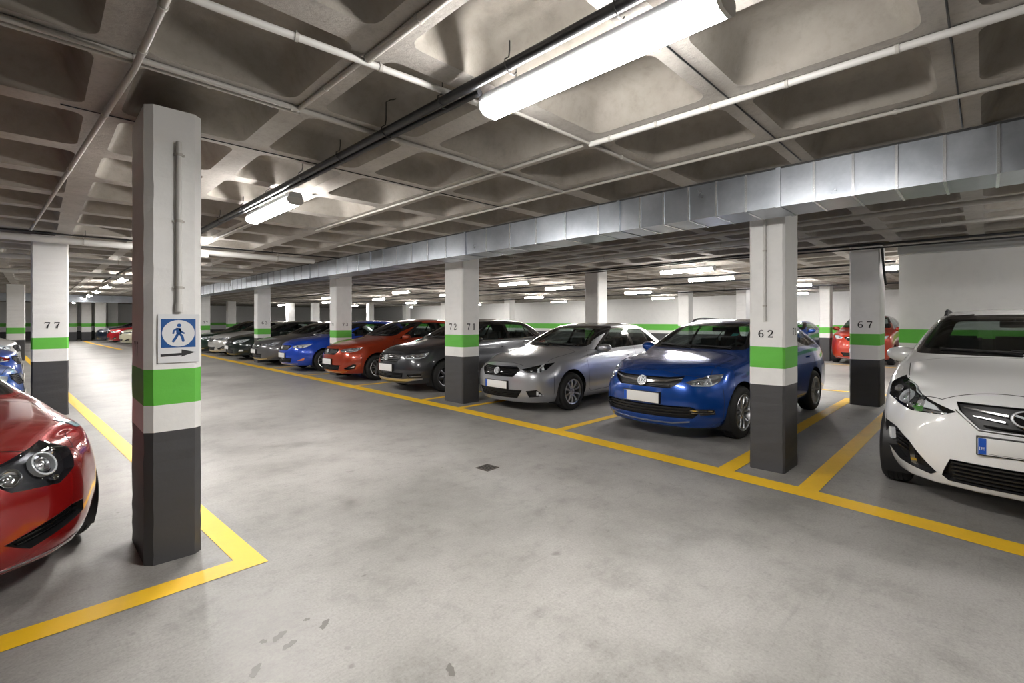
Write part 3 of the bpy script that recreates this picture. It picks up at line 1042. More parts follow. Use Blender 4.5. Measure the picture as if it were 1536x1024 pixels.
def env_mats():
    E['floor'] = surf('worn_concrete_floor', f_floor)
    E['conc'] = surf('coffer_concrete', f_conc); E['rib'] = surf('rib_concrete', f_conc_rib)
    E['white'] = surf('white_paint', f_painted((.80, .795, .785), .3)); E['green'] = surf('green_paint', f_painted((.125, .50, .058), .3))
    E['dark'] = surf('dark_grey_paint', f_painted((.058, .058, .062), .4)); E['wall'] = surf('wall_white', f_painted((.76, .755, .745), .22))
    E['line'] = surf('yellow_road_paint', f_line); E['zinc'] = surf('galvanised_sheet', f_zinc)
    E['rib_metal'] = pbr('bright_sheet_edge', (.7, .72, .75), .25, .9); E['pipe'] = pbr('painted_conduit', (.46, .44, .41), .5); E['pipe_white'] = pbr('white_pipe', (.62, .61, .59), .45)
    E['cable'] = pbr('black_cable', (.012, .013, .016), .42); E['wire'] = pbr('hook_wire', (.05, .05, .05), .5, .6)
    E['lamp'] = emit('lit_tube', (1., .97, .93), LAMP)
    E['lampbody'] = pbr('lamp_housing', (.55, .56, .57), .4); E['ink'] = pbr('stencil_ink', (.02, .02, .022), .6)
    E['sign_white'] = pbr('sign_white', (.72, .73, .75), .35); E['sign_blue'] = pbr('sign_blue', (.016, .09, .30), .35)
    E['stain'] = pbr('oil_stain', (.13, .12, .112), .45)
    E['iron'] = pbr('rusty_iron', (.06, .05, .042), .7, bump=.5, bscale=60)

def struct(name, bm, mats, label, cat, smooth=None, parent=None):
    o = finish(bm, name, mats, parent, smooth)
    return tag(o, label, cat, None, 'structure')

LAMPZ = 2.63
X0, X1, Y0, Y1 = -7.5, 26., -8.5, 50.
def build_shell():
    bm = bmesh.new(); b_box(bm, X0-.2, X1+.2, Y0-.2, Y1+.2, -.3, 0)
    struct('floor', bm, E['floor'], 'worn grey concrete floor of the car park', 'floor')
    def wall(name, x0, x1, y0, y1, label, bands):
        bm = bmesh.new()
        zs = [0]+bands+[ZC+.35]
        for i, mi in enumerate((2, 0, 1, 0)):
            b_box(bm, x0, x1, y0, y1, zs[i], zs[i+1], mi)
        bmesh.ops.remove_doubles(bm, verts=bm.verts[:], dist=1e-5)
        struct(name, bm, [E['wall'], E['green'], E['dark']], label, 'wall')
    wall('wall_back', X1, X1+.2, Y0, Y1, 'white far wall with green stripe behind the second aisle', [.7, .88, 1.24])
    wall('wall_end', X0, X1, Y1, Y1+.2, 'white end wall with green stripe at the far end of the main aisle', [.62, 1.0, 1.24])
    wall('wall_left', X0-.2, X0, Y0, Y1, 'white side wall with green stripe behind the left row of cars', [.84, .98, 1.2])
    wall('wall_near', X0, X1, Y0-.2, Y0, 'white wall with green stripe at the near end of the aisle', [.84, .98, 1.2])
    wall('wall_right', 11., 11.22, Y0, 1.13, 'white partition wall with green stripe behind the white car', [.68, 1.075, 1.315])
    bm = bmesh.new(); b_box(bm, 10.84, 11., Y0, 1.13, ZC-.14, ZC)
    struct('trim_1', bm, E['lampbody'], 'grey band along the top of the partition wall', 'trim')
    # ---- waffle slab: one continuous casting
    gx, ax = .86, 1.15; gy, ay = .955, 1.07
    ix0 = math.floor((X0-ax)/gx); ix1 = math.ceil((X1-ax)/gx); iy0 = math.floor((Y0-ay)/gy); iy1 = math.ceil((Y1-ay)/gy)
    vs, fs, mi = [], [], []
    rg = random.Random(3)
    def ring(cx, cy, hx, hy, r, z, n=3):
        out = []
        for qx, qy, a0 in ((1, 1, 0), (-1, 1, 90), (-1, -1, 180), (1, -1, 270)):
            for k in range(n+1):
                a = R(a0+90*k/n)
                out.append((cx+qx*(hx-r)+r*math.cos(a), cy+qy*(hy-r)+r*math.sin(a), z))
        return out
    for ix in range(ix0, ix1):
        for iy in range(iy0, iy1):
            cx, cy = ax+gx*(ix+.5), ay+gy*(iy+.5)
            j = lambda s: rg.uniform(-s, s)
            hx, hy = gx/2-.095+j(.008), gy/2-.095+j(.008)
            levels = [ring(cx, cy, gx/2, gy/2, .0, ZC), ring(cx, cy, hx+.01, hy+.01, .075, ZC), ring(cx, cy, hx-.012, hy-.012, .07, ZC+.025),
                      ring(cx, cy, hx-.07, hy-.07, .08, ZC+.17), ring(cx, cy, hx-.095, hy-.095, .09, ZC+.205), ring(cx, cy, hx-.15, hy-.15, .08, ZC+.22)]
            b0 = len(vs); n = len(levels[0])
            for L in levels: vs += L
            for l in range(len(levels)-1):
                for k in range(n):
                    a, b = b0+l*n+k, b0+l*n+(k+1) % n
                    c, d = b0+(l+1)*n+(k+1) % n, b0+(l+1)*n+k
                    if l == 0 and (k % 4 == 3):
                        fs.append((a, b, c, d)); mi.append(1); continue
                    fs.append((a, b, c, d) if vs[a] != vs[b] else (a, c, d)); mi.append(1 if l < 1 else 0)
            fs.append(tuple(b0+(len(levels)-1)*n+k for k in range(n))); mi.append(0)
    me = bpy.data.meshes.new('ceiling'); me.from_pydata(vs, [], fs)
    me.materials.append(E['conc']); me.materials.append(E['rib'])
    me.polygons.foreach_set('material_index', mi)
    bm = bmesh.new(); bm.from_mesh(me); bmesh.ops.recalc_face_normals(bm, faces=bm.faces[:])
    bm.normal_update()
    bm.faces.ensure_lookup_table()
    if bm.faces[0].normal.z > 0: pass
    for f in bm.faces:
        if f.normal.z > .0 : f.normal_flip()
    bm.to_mesh(me); bm.free()
    me.polygons.foreach_set('use_smooth', [True]*len(me.polygons)); me.set_sharp_from_angle(angle=R(38))
    tag(link_mesh('ceiling', me), 'coffered concrete waffle ceiling over the car park', 'ceiling', None, 'structure')
    bm = bmesh.new(); b_box(bm, X0-.2, X1+.2, Y0-.2, Y1+.2, ZC+.24, ZC+.4)
    struct('roof_slab', bm, E['conc'], 'concrete slab above the coffers of the ceiling', 'slab')
    # narrow joint left by the shuttering along the middle of some ribs
    return gx, ax, gy, ay

DIG = {
 '7': [strip([(.02, .93), (.66, .93)], .15), strip([(.05, .98), (.04, .74)], .07), strip([(.64, .93), (.44, .52), (.34, .2), (.33, .0)], [.1, .14, .18, .2])],
 '1': [strip([(.34, 1.), (.34, .02)], .2), strip([(.1, .03), (.58, .03)], .07), strip([(.1, .86), (.34, .95)], .07)],
 '2': [strip([(.08, .72), (.14, .9), (.34, .97), (.54, .9), (.6, .72), (.5, .5), (.28, .28), (.1, .1)], [.16, .12, .08, .12, .18, .17, .12, .1]), strip([(.06, .07), (.64, .07)], .15), strip([(.62, .02), (.66, .26)], .06)],
 '6': [strip([(.6, .9), (.42, .97), (.22, .86), (.12, .6), (.12, .36), (.2, .1), (.36, .03), (.54, .1), (.62, .3), (.54, .5), (.36, .57), (.18, .44)], [.1, .07, .13, .18, .2, .13, .07, .13, .18, .13, .07, .07])],
 '3': [strip([(.08, .8), (.18, .94), (.36, .97), (.54, .86), (.52, .64), (.3, .53)], [.14, .1, .07, .15, .15, .07]), strip([(.3, .53), (.54, .44), (.62, .26), (.5, .08), (.3, .03), (.1, .1), (.06, .22)], [.07, .14, .18, .13, .07, .1, .14])],
 '8': [strip([(.34, .54), (.16, .64), (.14, .84), (.34, .97), (.54, .84), (.52, .64), (.34, .54)], [.08, .13, .14, .08, .14, .13, .08]), strip([(.34, .54), (.1, .4), (.1, .16), (.34, .03), (.58, .16), (.58, .4), (.34, .54)], [.08, .15, .17, .08, .17, .15, .08])],
}
def stencil(parent, txt, face, c, hgt, gap=1.35):
    """painted number on a pillar face: '-y' faces the near side, '-x' the aisle"""
    bm = bmesh.new()
    n = len(txt); wd = hgt*.68; tot = n*wd+(n-1)*wd*(gap-.68)
    for i, ch in enumerate(txt):
        u0 = -tot/2+i*(wd*(1+gap-.68))
        for poly in DIG[ch]:
            q = [(u0+u*hgt, (v-.5)*hgt) for u, v in poly]
            if face == '-y': fn = lambda u, v, d: (c[0]+u, c[1]-d, c[2]+v)
            else: fn = lambda u, v, d: (c[0]-d, c[1]-u, c[2]+v)
            # strips may fold on tight bends: build them quad by quad
            m = len(q)//2
            for k in range(m-1):
                quad = [q[k], q[k+1], q[2*m-2-k], q[2*m-1-k]]
                vsx = [bm.verts.new(fn(*p, .0012)) for p in quad]
                bm.faces.new(vsx)
    o = finish(bm, 'painted_number', E['ink'], parent)
    return o

def pillar(x0, x1, y0, y1, label, bands=(.83, 1.0, 1.215), top=ZC, bev=.02, nums=()):
    bm = bmesh.new()
    zs = [0, *bands, top]
    def outline():
        b = bev
        return [(x0+b, y0), (x1-b, y0), (x1, y0+b), (x1, y1-b), (x1-b, y1), (x0+b, y1), (x0, y1-b), (x0, y0+b)]
    rg = random.Random(int(x0*100+y0*37))
    P = outline(); n = len(P); rows = []; mids = []
    allz = []
    for i in range(4):
        m = max(1, int((zs[i+1]-zs[i])/.06))
        for k in range(m): allz.append((lerp(zs[i], zs[i+1], k/m), (2, 0, 1, 0)[i], k == 0 or False))
    allz.append((top, 0, True))
    for z, mi, edge in allz:
        rows.append([bm.verts.new((x+rg.uniform(-.0022, .0022), y+rg.uniform(-.0022, .0022), z+(rg.uniform(-.003, .003) if 0 < z < top else 0))) for x, y in P])
    for r_ in range(len(rows)-1):
        for k in range(n):
            f = bm.faces.new((rows[r_][k], rows[r_][(k+1) % n], rows[r_+1][(k+1) % n], rows[r_+1][k])); f.material_index = allz[r_][1]
    bm.faces.new(rows[-1]); bm.faces.new(rows[0][::-1])
    bmesh.ops.recalc_face_normals(bm, faces=bm.faces[:])
    o = struct('pillar', bm, [E['white'], E['green'], E['dark']], label, 'pillar')
    for txt, face, u, z, hgt in nums:
        stencil(o, txt, face, (u, y0-.003, z) if face == '-y' else (x0-.003, u, z), hgt)
    return o

def build_pillars():
    n1 = pillar(.455, .75, 3.55, 4.12, 'nearest white pillar with walking-person sign, green band and dark grey foot', (.80, .965, 1.18), bev=.042, nums=[('77', '-x', 3.86, 1.30, .085)])
    pillar(-.064, .355, 10.2, 10.6, 'white pillar numbered 77 on the wide face, between the blue cars', (.85, 1.04, 1.21), nums=[('77', '-y', .17, 1.40, .095)])
    pillar(5.08, 5.537, 1.377, 1.697, 'white pillar numbered 62 between the blue car and the white car', (.845, 1.01, 1.22), nums=[('62', '-x', 1.545, 1.345, .075), ('71', '-y', 5.40, 1.365, .07)])
    pillar(5.33, 5.73, 6.57, 7.1, 'white pillar numbered 72 between the silver car and the dark grey car', (.83, 1.0, 1.215), nums=[('72', '-x', 6.84, 1.36, .115), ('71', '-y', 5.53, 1.36, .115)])
    pillar(5.68, 6.13, 12.35, 12.76, 'white pillar with green band behind the orange car', (.85, 1.0, 1.2), nums=[('73', '-y', 5.93, 1.36, .09), ('71', '-x', 12.55, 1.36, .07)])
    pillar(5.44, 5.88, 18.0, 18.36, 'white pillar with green band beside the grey car, numbered 63', (.85, .98, 1.18), nums=[('63', '-y', 5.67, 1.38, .1)])
    pillar(5.45, 5.9, 26.4, 26.8, 'white pillar half hidden behind the nearest pillar, past the dark green car', nums=[('77', '-y', 5.7, 1.36, .1)])
    pillar(10.14, 10.72, 1.294, 1.72, 'white pillar numbered 67 left of the partition wall', (.80, 1.05, 1.24), nums=[('67', '-x', 1.5, 1.40, .115)])
    pillar(10.14, 10.56, 7.03, 7.45, 'white pillar rising behind the silver car')
    pillar(20.3, 20.75, 4.03, 4.36, 'white pillar between the far red car and the far blue car')
    pillar(20.3, 20.75, 6.9, 7.3, 'white pillar at the far wall, left of the pillar numbered 62')
    pillar(20.3, 20.75, 9.3, 9.8, 'slim far white pillar seen over the roof of the blue car')
    pillar(20.3, 20.75, 20.5, 21., 'far white pillar seen over the roof of the dark grey car')
    pillar(20.6, 21., 27.4, 27.9, 'far white pillar beside the pillar numbered 72')
    pillar(20.2, 20.6, 31.8, 32.3, 'far white pillar seen over the orange car, right of two')
    pillar(18.2, 18.6, 33.8, 34.3, 'far white pillar seen over the orange car, left of two')
    pillar(15.1, 15.6, 36.8, 37.3, 'far white pillar seen over the grey car, right of two')
    pillar(13.6, 14.1, 37.8, 38.3, 'far white pillar seen over the grey car, left of two')
    pillar(9.4, 9.9, 37.3, 37.8, 'far white pillar seen over the pale silver car')
    pillar(-.78, -.3, 25., 25.4, 'far white pillar left of the pillar numbered 77', (.75, .98, 1.2))
    for i, (x, y, w) in enumerate(((1.55, 46.2, .5), (2.25, 45.6, .55), (2.95, 45., .6), (3.75, 46.5, .6))):
        pillar(x, x+w, y, y+.45, ('first', 'second', 'third', 'fourth')[i]+' from the left of four pillars before the end wall', (.62, 1.0, 1.24))
    # conduit down the nearest pillar and down pillar 62
    def drop(name, x, y, z0, z1, r, label, box):
        rt = empty(name, (x, y, z0)); tag(rt, label, 'conduit')
        bm = bmesh.new(); b_tube(bm, [(0, 0, 0), (0, 0, z1-z0)], r, 12); finish(bm, 'tube', E['pipe_white'], rt, 50)
        for k in range(3):
            zz = .12+(z1-z0-.2)*k/2
            bm = bmesh.new(); b_tube(bm, [(0, 0, zz-.008), (0, 0, zz+.008)], r+.005, 12); b_box(bm, -r-.014, r+.014, .002 if box == 'y' else -.004, r, zz-.006, zz+.006)
            finish(bm, 'clip', E['pipe'], rt, 50)
        bm = bmesh.new(); b_tube(bm, [(0, 0, -.03), (0, 0, .02)], [r*1.35, r*1.25], 12); finish(bm, 'end_cap', E['pipe_white'], rt, 50)
    drop('wall_conduit', .622, 3.55-.019, 1.56, 2.58, .0155, 'grey conduit running down the nearest pillar above the sign', 'y')
    drop('wall_conduit', 5.08-.017, 1.547, 1.50, ZC, .013, 'grey conduit running down the pillar numbered 62', 'x')
    # pedestrian sign
    rt = empty('pedestrian_sign', (.624, 3.546, 1.368)); tag(rt, 'white sign with blue square, walking figure and black arrow on the nearest pillar', 'sign')
    def fn(u, v, d): return (u, -.002-d, v)
    bm = bmesh.new(); b_prism(bm, rnd([(-.107, -.148), (.107, -.148), (.107, .148), (-.107, .148)], .006), fn, 0, .006); finish(bm, 'board', E['sign_white'], rt)
    bm = bmesh.new(); b_prism(bm, [(-.092, -.055), (.086, -.055), (.086, .118), (-.092, .118)], fn, .006, .0068); bl = finish(bm, 'blue_square', E['sign_blue'], rt)
    bm = bmesh.new(); b_prism(bm, [(-.003+.084*math.cos(2*math.pi*k/48), .031+.081*math.sin(2*math.pi*k/48)) for k in range(48)], fn, .0068, .0074); finish(bm, 'white_oval', E['sign_white'], bl)
    bm = bmesh.new()
    cx, cy, s = -.003, .031, .13
    def lim(pts, w):
        q = [(cx+u*s, cy+v*s) for u, v in pts]; r_ = w*s
        b_prism(bm, rnd(strip(q, r_), r_*.45), fn, .0074, .0080)
    b_prism(bm, [(cx+(.02+.085*math.cos(2*math.pi*k/20))*s, cy+(.37+.085*math.sin(2*math.pi*k/20))*s) for k in range(20)], fn, .0074, .008)
    lim([(.0, .25), (.0, -.04)], .2)
    lim([(.02, .22), (.10, .06), (.24, -.02)], .075); lim([(-.04, .24), (-.19, .12), (-.22, -.04)], .08)
    lim([(.02, -.0), (.14, -.16), (.19, -.42)], .11); lim([(-.02, -.0), (-.10, -.2), (-.24, -.42)], .11)
    finish(bm, 'walking_figure', E['sign_blue'], bl)
    bm = bmesh.new(); b_prism(bm, [(-.094, -.094), (.012, -.090), (.012, -.068), (.086, -.087), (.012, -.113), (.012, -.105), (-.094, -.110)], fn, .006, .0068); finish(bm, 'arrow', E['ink'], rt)

LZ = [.002]
def floor_line(pts, w, label):
    LZ[0] += .0004
    """painted strip: polyline of (x, y) with a width"""
    n = []
    for i in range(len(pts)-1):
        L = math.hypot(pts[i+1][0]-pts[i][0], pts[i+1][1]-pts[i][1]); m = max(1, int(L/.5))
        n += [(lerp(pts[i][0], pts[i+1][0], k/m), lerp(pts[i][1], pts[i+1][1], k/m)) for k in range(m)]
    n.append(pts[-1])
    q = strip(n, w); m = len(q)//2
    bm = bmesh.new()
    vt = [bm.verts.new((x, y, LZ[0])) for x, y in q]
    for k in range(m-1): bm.faces.new((vt[k], vt[k+1], vt[2*m-2-k], vt[2*m-1-k]))
    bmesh.ops.recalc_face_normals(bm, faces=bm.faces[:])
    if bm.faces[:][0].normal.z < 0: bmesh.ops.reverse_faces(bm, faces=bm.faces[:])
    return struct('floor_line', bm, E['line'], label, 'floor line')

def build_lines():
    floor_line([(4.0, -6), (4.43, -.5), (4.56, .3), (4.665, 1.14), (4.78, 2.6), (4.88, 3.9), (4.95, 6), (4.98, 8), (5.0, 12), (5.0, 33)], .23, 'long yellow line along the front of the right row of stalls')
    # L-shaped corner in front of the red car
    bm = bmesh.new()
    P = [(-7., 3.02), (1.005, 3.12), (.47, 13.3), (-.35, 29), (-.5, 29), (.33, 13.3), (.855, 3.28), (-7., 3.19)]
    vt = [bm.verts.new((x, y, .003)) for x, y in P]
    for a, b, c, d in ((0, 1, 6, 7), (1, 2, 5, 6), (2, 3, 4, 5)): bm.faces.new((vt[a], vt[b], vt[c], vt[d]))
    struct('floor_line', bm, E['line'], 'yellow corner line around the nearest pillar and the red car', 'floor line')
    for y, w, x0, x1, t in ((1.11, .16, 4.66, 10.9, 'yellow stall line between the pillar numbered 62 and the white car'), (1.83, .16, 4.72, 10.9, 'yellow stall line between the blue car and the pillar numbered 62'),
                    (4.08, .13, 4.9, 10.2, 'yellow stall line between the silver car and the blue car'), (7.42, .12, 4.97, 10.2, 'yellow stall line between the dark grey car and the pillar numbered 72'),
                    (6.3, .12, 4.97, 10.2, 'yellow stall line between the silver car and the pillar numbered 72'),
                    (10.1, .12, 4.98, 10.2, 'yellow stall line between the orange car and the dark grey car'), (12.95, .12, 5., 10.2, 'yellow stall line between the orange car and the bright blue hatchback'),
                    (15.7, .12, 5., 10.2, 'yellow stall line between the bright blue hatchback and the grey car'), (18.9, .12, 5., 10.2, 'yellow stall line between the grey car and the black car'), (-1.6, .16, 4.4, 10.9, 'yellow stall line on the far side of the white car')):
        floor_line([(x0, y), (x1, y)], w, t)
    floor_line([(11.85, -6), (11.85, 30)], .12, 'thin yellow line along the near edge of the second aisle')
    floor_line([(18.9, -6), (18.9, 30)], .14, 'yellow line along the far side of the second aisle')
    floor_line([(18.9, 4.3), (24, 4.3)], .13, 'yellow stall line between the far red car and the far blue car')
    floor_line([(18.9, 1.6), (24, 1.6)], .13, 'yellow stall line right of the far red car')
    floor_line([(3.0, 31), (2.3, 44.5)], .2, 'yellow line in front of the cream car at the end of the aisle')
    rg = random.Random(11)
    for x, y, r_, lb in ((419, 954, .022, 'dark oil spot on the floor, largest of the cluster right of the yellow corner line'), (434, 967, .020, 'long dark oil spot just right of the largest spot in the cluster'), (487, 936, .02, 'dark oil spot on the floor set apart behind the cluster of spots'),
                     (395, 962, .014, 'small round oil spot left of the largest spot in the cluster'), (383, 1006, .02, 'dark oil spot at the bottom edge, in front of the cluster of spots'), (676, 1005, .018, 'single faint round spot on the floor at the middle of the bottom edge'),
                     (460, 929, .010, 'tiny oil spot between the cluster and the spot set apart')):
        D_ = F0*H0/(y-480); l_ = (x-768)/F0*D_
        px, py = (D_+l_)/math.sqrt(2), (D_-l_)/math.sqrt(2)
        bm = bmesh.new(); n = 18; ph = rg.uniform(0, 6); el = rg.uniform(1.2, 1.9)
        vt = []
        for k in range(n):
            a = 2*math.pi*k/n; q = r_*(1+.3*math.sin(2*a+ph)+.18*math.sin(5*a+ph*2))
            vt.append(bm.verts.new((q*el*math.cos(a), q*math.sin(a), .0012)))
        bm.faces.new(vt)
        o = finish(bm, 'oil_stain', E['stain']); o.location = (px, py, 0); o.rotation_euler = (0, 0, .6+rg.uniform(-.3, .3)); tag(o, lb, 'oil stain', 'oil stains on the aisle floor')
    rt = empty('floor_drain', (3.2, 3.55, 0)); tag(rt, 'small dark square drain cover set in the aisle floor', 'drain')
    rt.rotation_euler = (0, 0, R(4))
    bm = bmesh.new(); b_box(bm, -.085, .085, -.085, .085, -.01, .004); finish(bm, 'cover', E['iron'], rt)
    bm = bmesh.new()
    for k in range(5): b_box(bm, -.065, .065, -.06+.028*k, -.048+.028*k, .004, .0055)
    finish(bm, 'grate', pbr('pit_black', (.01, .01, .01), .9), rt)

def build_lamps():
    rows = [(1.735, y, 'the main aisle') for y in (1.285, 5.27, 9.27, 13.25, 17.2, 21.2, 25.2, 29.2, 33.5, 38, 42)]
    rows += [(13.2, y, 'the second aisle') for y in (-3.5, 1., 5.4, 10.8, 17.2, 23.4, 30., 38)]
    rows += [(17.6, y, 'the far row of stalls') for y in (-1.5, 4.6, 10.2, 16, 22, 27, 35)]
    rows += [(10.6, y, 'the rear of the right stalls') for y in (4.9, 10.5, 17, 24)]
    rows += [(7.2, -1.7, 'the white car and its neighbour, added as unseen fill light')]  # extra lamp out of view, added to brighten the white car and the pillar behind
    rows += [(23.2, y, 'the back wall') for y in (-2, 6, 12, 19, 27, 36)]
    nth = ['first', 'second', 'third', 'fourth', 'fifth', 'sixth', 'seventh', 'eighth', 'ninth', 'tenth', 'eleventh', 'twelfth']
    proto = None; cnt = {}
    for x, y, where in rows:
        k = cnt.get(where, 0); cnt[where] = k+1
        if proto is None:
            rt = empty('ceiling_lamp')
            bm = bmesh.new()
            def fy(u, v, d): return (u, d, v)
            b_prism(bm, rnd([(-.066, .012), (.066, .012), (.055, .055), (.035, .062), (-.035, .062), (-.055, .055)], .008), fy, -.64, .64)
            finish(bm, 'housing', E['lampbody'], rt, 40)
            bm = bmesh.new()
            b_prism(bm, rnd([(-.064, .014), (-.076, .0), (-.07, -.035), (-.04, -.056), (.04, -.056), (.07, -.035), (.076, .0), (.064, .014)], .012), fy, -.618, .618)
            finish(bm, 'diffuser', E['lamp'], rt, 40)
            for s in (-1, 1):
                bm = bmesh.new(); b_prism(bm, rnd([(-.062, .022), (-.078, .0), (-.072, -.036), (-.041, -.058), (.041, -.058), (.072, -.036), (.078, .0), (.062, .022)], .012), fy, s*.618, s*.634)
                finish(bm, 'end_cap', E['pipe_white'], rt, 40)
                bm = bmesh.new(); b_tube(bm, [(0, s*.42, .06), (0, s*.42, ZC-LAMPZ)], .004, 6); b_tube(bm, [(-.08, s*.42, .004), (0, s*.42, .068), (.08, s*.42, .004)], .003, 6)
                finish(bm, 'hanger', E['pipe'], rt, 40)
            ld = bpy.data.lights.new('tube_light', 'AREA'); ld.shape = 'RECTANGLE'; ld.size = .13; ld.size_y = 1.22; ld.energy = WATT; ld.color = (1., .965, .92)
            lo = bpy.data.objects.new('tube_light', ld); COL.objects.link(lo); lo.parent = rt; lo.location = (0, 0, -.060)
            proto = rt; o = rt
        else:
            o = proto.copy(); COL.objects.link(o)
            for ch in proto.children:
                c = ch.copy(); COL.objects.link(c); c.parent = o
        if x == 7.2:
            for ch in o.children:
                if ch.type == 'LIGHT': ch.data = ch.data.copy(); ch.data.energy = WATT*.5
        o.location = (x, y, LAMPZ)
        if where == 'the main aisle':
            lb = 'lit tube lamp hung over the main aisle, ' + ('largest and nearest, beside the black pipe' if k == 0 else 'the smaller one right of the nearest pillar' if k == 1 else nth[k]+' along the row')
        else: lb = 'lit tube lamp over '+where+', '+nth[k]+' from the near end'
        tag(o, lb, 'lamp', 'tube lamps over '+where)

def pipe(name, pts, r, mat, label, cat='pipe', clips=0, seg=10, clipmat=None):
    rt = empty(name, pts[0]); tag(rt, label, cat)
    o = Vector(pts[0])
    bm = bmesh.new(); b_tube(bm, [Vector(p)-o for p in pts], r, seg); finish(bm, 'tube', mat, rt, 50)
    a, b = Vector(pts[0]), Vector(pts[-1])
    for k in range(clips):
        t = (k+.5)/clips
        # point on the polyline
        d = t*(len(pts)-1); i = min(int(d), len(pts)-2); p = Vector(pts[i]).lerp(Vector(pts[i+1]), d-i)-o
        t_ = (Vector(pts[i+1])-Vector(pts[i])).normalized()
        bm = bmesh.new(); b_tube(bm, [p-t_*.008, p+t_*.008], r+.004, seg); b_tube(bm, [p+Vector((0, 0, r*.5)), p+Vector((0, 0, max(ZC-(p.z+o.z), r+.012)))], .004, 6)
        finish(bm, 'clip', clipmat or (E['pipe'] if mat is not E['cable'] else E['wire']), rt, 50)
    return rt

def build_services():
    zc = ZC
    # galvanised duct along the right row
    rt = empty('ceiling_air_duct', (4.47, -7, 2.445)); tag(rt, 'long galvanised sheet metal air duct over the front of the right row', 'air duct')
    L = 47.
    bm = bmesh.new(); b_box(bm, 0, .46, 0, L, 0, .33); finish(bm, 'casing', E['zinc'], rt)
    y = 5.9
    steps = []
    while y < 36:
        steps.append(y); y += .47 if y > 10 else .262
    for i, y in enumerate(steps):
        wd = .018 if i % 6 == 3 else .009
        bm = bmesh.new(); b_box(bm, -.016 if i % 6 == 3 else -.010, .465, y-wd, y+wd, -.008 if i % 6 == 3 else -.005, .331)
        finish(bm, 'flange' if i % 6 == 3 else 'seam_rib', E['zinc'] if i % 6 == 3 else E['rib_metal'], rt)
    bm = bmesh.new(); b_box(bm, -.014, 0, 0, L, .322, .336); finish(bm, 'top_angle', E['wire'], rt)
    rt = empty('ceiling_air_duct', (-6, 33, 2.40)); tag(rt, 'silver cross duct hanging across the far end of the main aisle', 'air duct')
    bm = bmesh.new(); b_box(bm, 0, 10.5, 0, .5, 0, .37); finish(bm, 'casing', E['zinc'], rt)
    for k in range(12):
        bm = bmesh.new(); b_box(bm, .4+.85*k, .42+.85*k, -.006, .5, -.004, .374); finish(bm, 'seam_rib', E['zinc'], rt)
    # black pipes along the lamps
    rt = pipe('ceiling_pipe', [(1.615, -3.5, 2.705), (1.60, 2, 2.70), (1.58, 8, 2.70), (1.50, 20, 2.70)], .026, E['cable'], 'thick black pipe running along the lamps of the main aisle', 'pipe', 0)
    pipe('ceiling_pipe', [(1.66, 1.9, 2.685), (1.645, 2.6, 2.682), (1.63, 5, 2.682), (1.6, 8.2, 2.685)], .018, E['cable'], 'thinner black pipe strapped beside the thick black pipe', 'pipe', 0)
    for i, y in enumerate((.35, 1.02, 1.62, 2.15, 2.75, 3.4, 4.1, 4.9, 5.7, 6.6)):
        rr = empty('ceiling_hook', (1.612-.005*y, y, 2.70)); tag(rr, 'bent wire hook holding the black pipe to the ceiling, '+['first', 'second', 'third', 'fourth', 'fifth', 'sixth', 'seventh', 'eighth', 'ninth', 'tenth'][i]+' from the near end', 'hook', 'wire hooks of the black pipe')
        bm = bmesh.new()
        pts = [(.045, 0, -.015), (.03, 0, -.035), (0, 0, -.036), (-.03, 0, -.015), (-.032, 0, .02), (-.005, 0, .04), (0, 0, .075), (0, 0, .19 if i % 3 == 1 else .12)]
        if i % 3 == 1: pts += [(.015, -.03, .2), (.01, -.07, .185), (.02, -.085, .19)]
        b_tube(bm, pts, .0035, 6); finish(bm, 'wire', E['wire'], rr, 60)
    P = E['pipe']; W = E['pipe_white']
    z = zc-.018
    pipe('ceiling_conduit', [(.375, 1.2, z-.03), (.345, 3., z-.03), (-.06, 9.4, z-.03)], .016, P, 'grey conduit along a ceiling rib left of the nearest pillar', 'conduit', 8)
    pipe('ceiling_conduit', [(-2.5, 2.95, z), (.34, 2.95, z), (3.7, 3.0, z)], .015, P, 'upper of two pale conduits crossing the ceiling before the nearest pillar', 'conduit', 9)
    pipe('ceiling_conduit', [(-2.5, 3.0, z-.002), (.34, 3.0, z-.002), (1.15, 3.01, z-.002)], .012, P, 'lower of two pale conduits crossing the ceiling before the nearest pillar', 'conduit', 5)
    pipe('ceiling_conduit', [(-1.2, 2.24, z-.01), (.5, 2.22, z-.01), (1.15, 2.17, z-.01), (1.9, 2.11, z-.01)], .017, W, 'white conduit crossing the ceiling to the big lamp', 'conduit', 5)
    pipe('ceiling_conduit', [(1.15, -.5, z), (1.15, 2.15, z)], .02, P, 'grey conduit along the ceiling rib above the black pipe', 'conduit', 3)
    pipe('ceiling_conduit', [(1.14, 2.2, z+.004), (1.13, 3.0, z+.004)], .014, P, 'short grey conduit on the rib left of the black pipe', 'conduit', 1)
    pipe('ceiling_conduit', [(2.87, -.4, z-.004), (2.87, 1.0, z-.004), (2.85, 2.05, z-.004)], .019, W, 'white conduit along the ceiling rib right of the big lamp', 'conduit', 6)
    pipe('ceiling_conduit', [(2.84, 2.1, z), (2.83, 6.8, z)], .012, P, 'thin conduit continuing along the rib beyond the big lamp', 'conduit', 6)
    pipe('ceiling_conduit', [(3.74, -1., z), (3.74, 3.2, z), (3.72, 8, z)], .012, P, 'thin pale conduit on the rib nearest the air duct', 'conduit', 9)
    pipe('ceiling_conduit', [(1.95, 2.06, z), (3.7, 2.03, z)], .011, P, 'thin conduit crossing the ceiling from the end of the big lamp', 'conduit', 2)
    pipe('ceiling_conduit', [(2.0, 4.9, z), (2.0, 9, z)], .012, W, 'pale conduit on the rib beside the second lamp', 'conduit', 4)
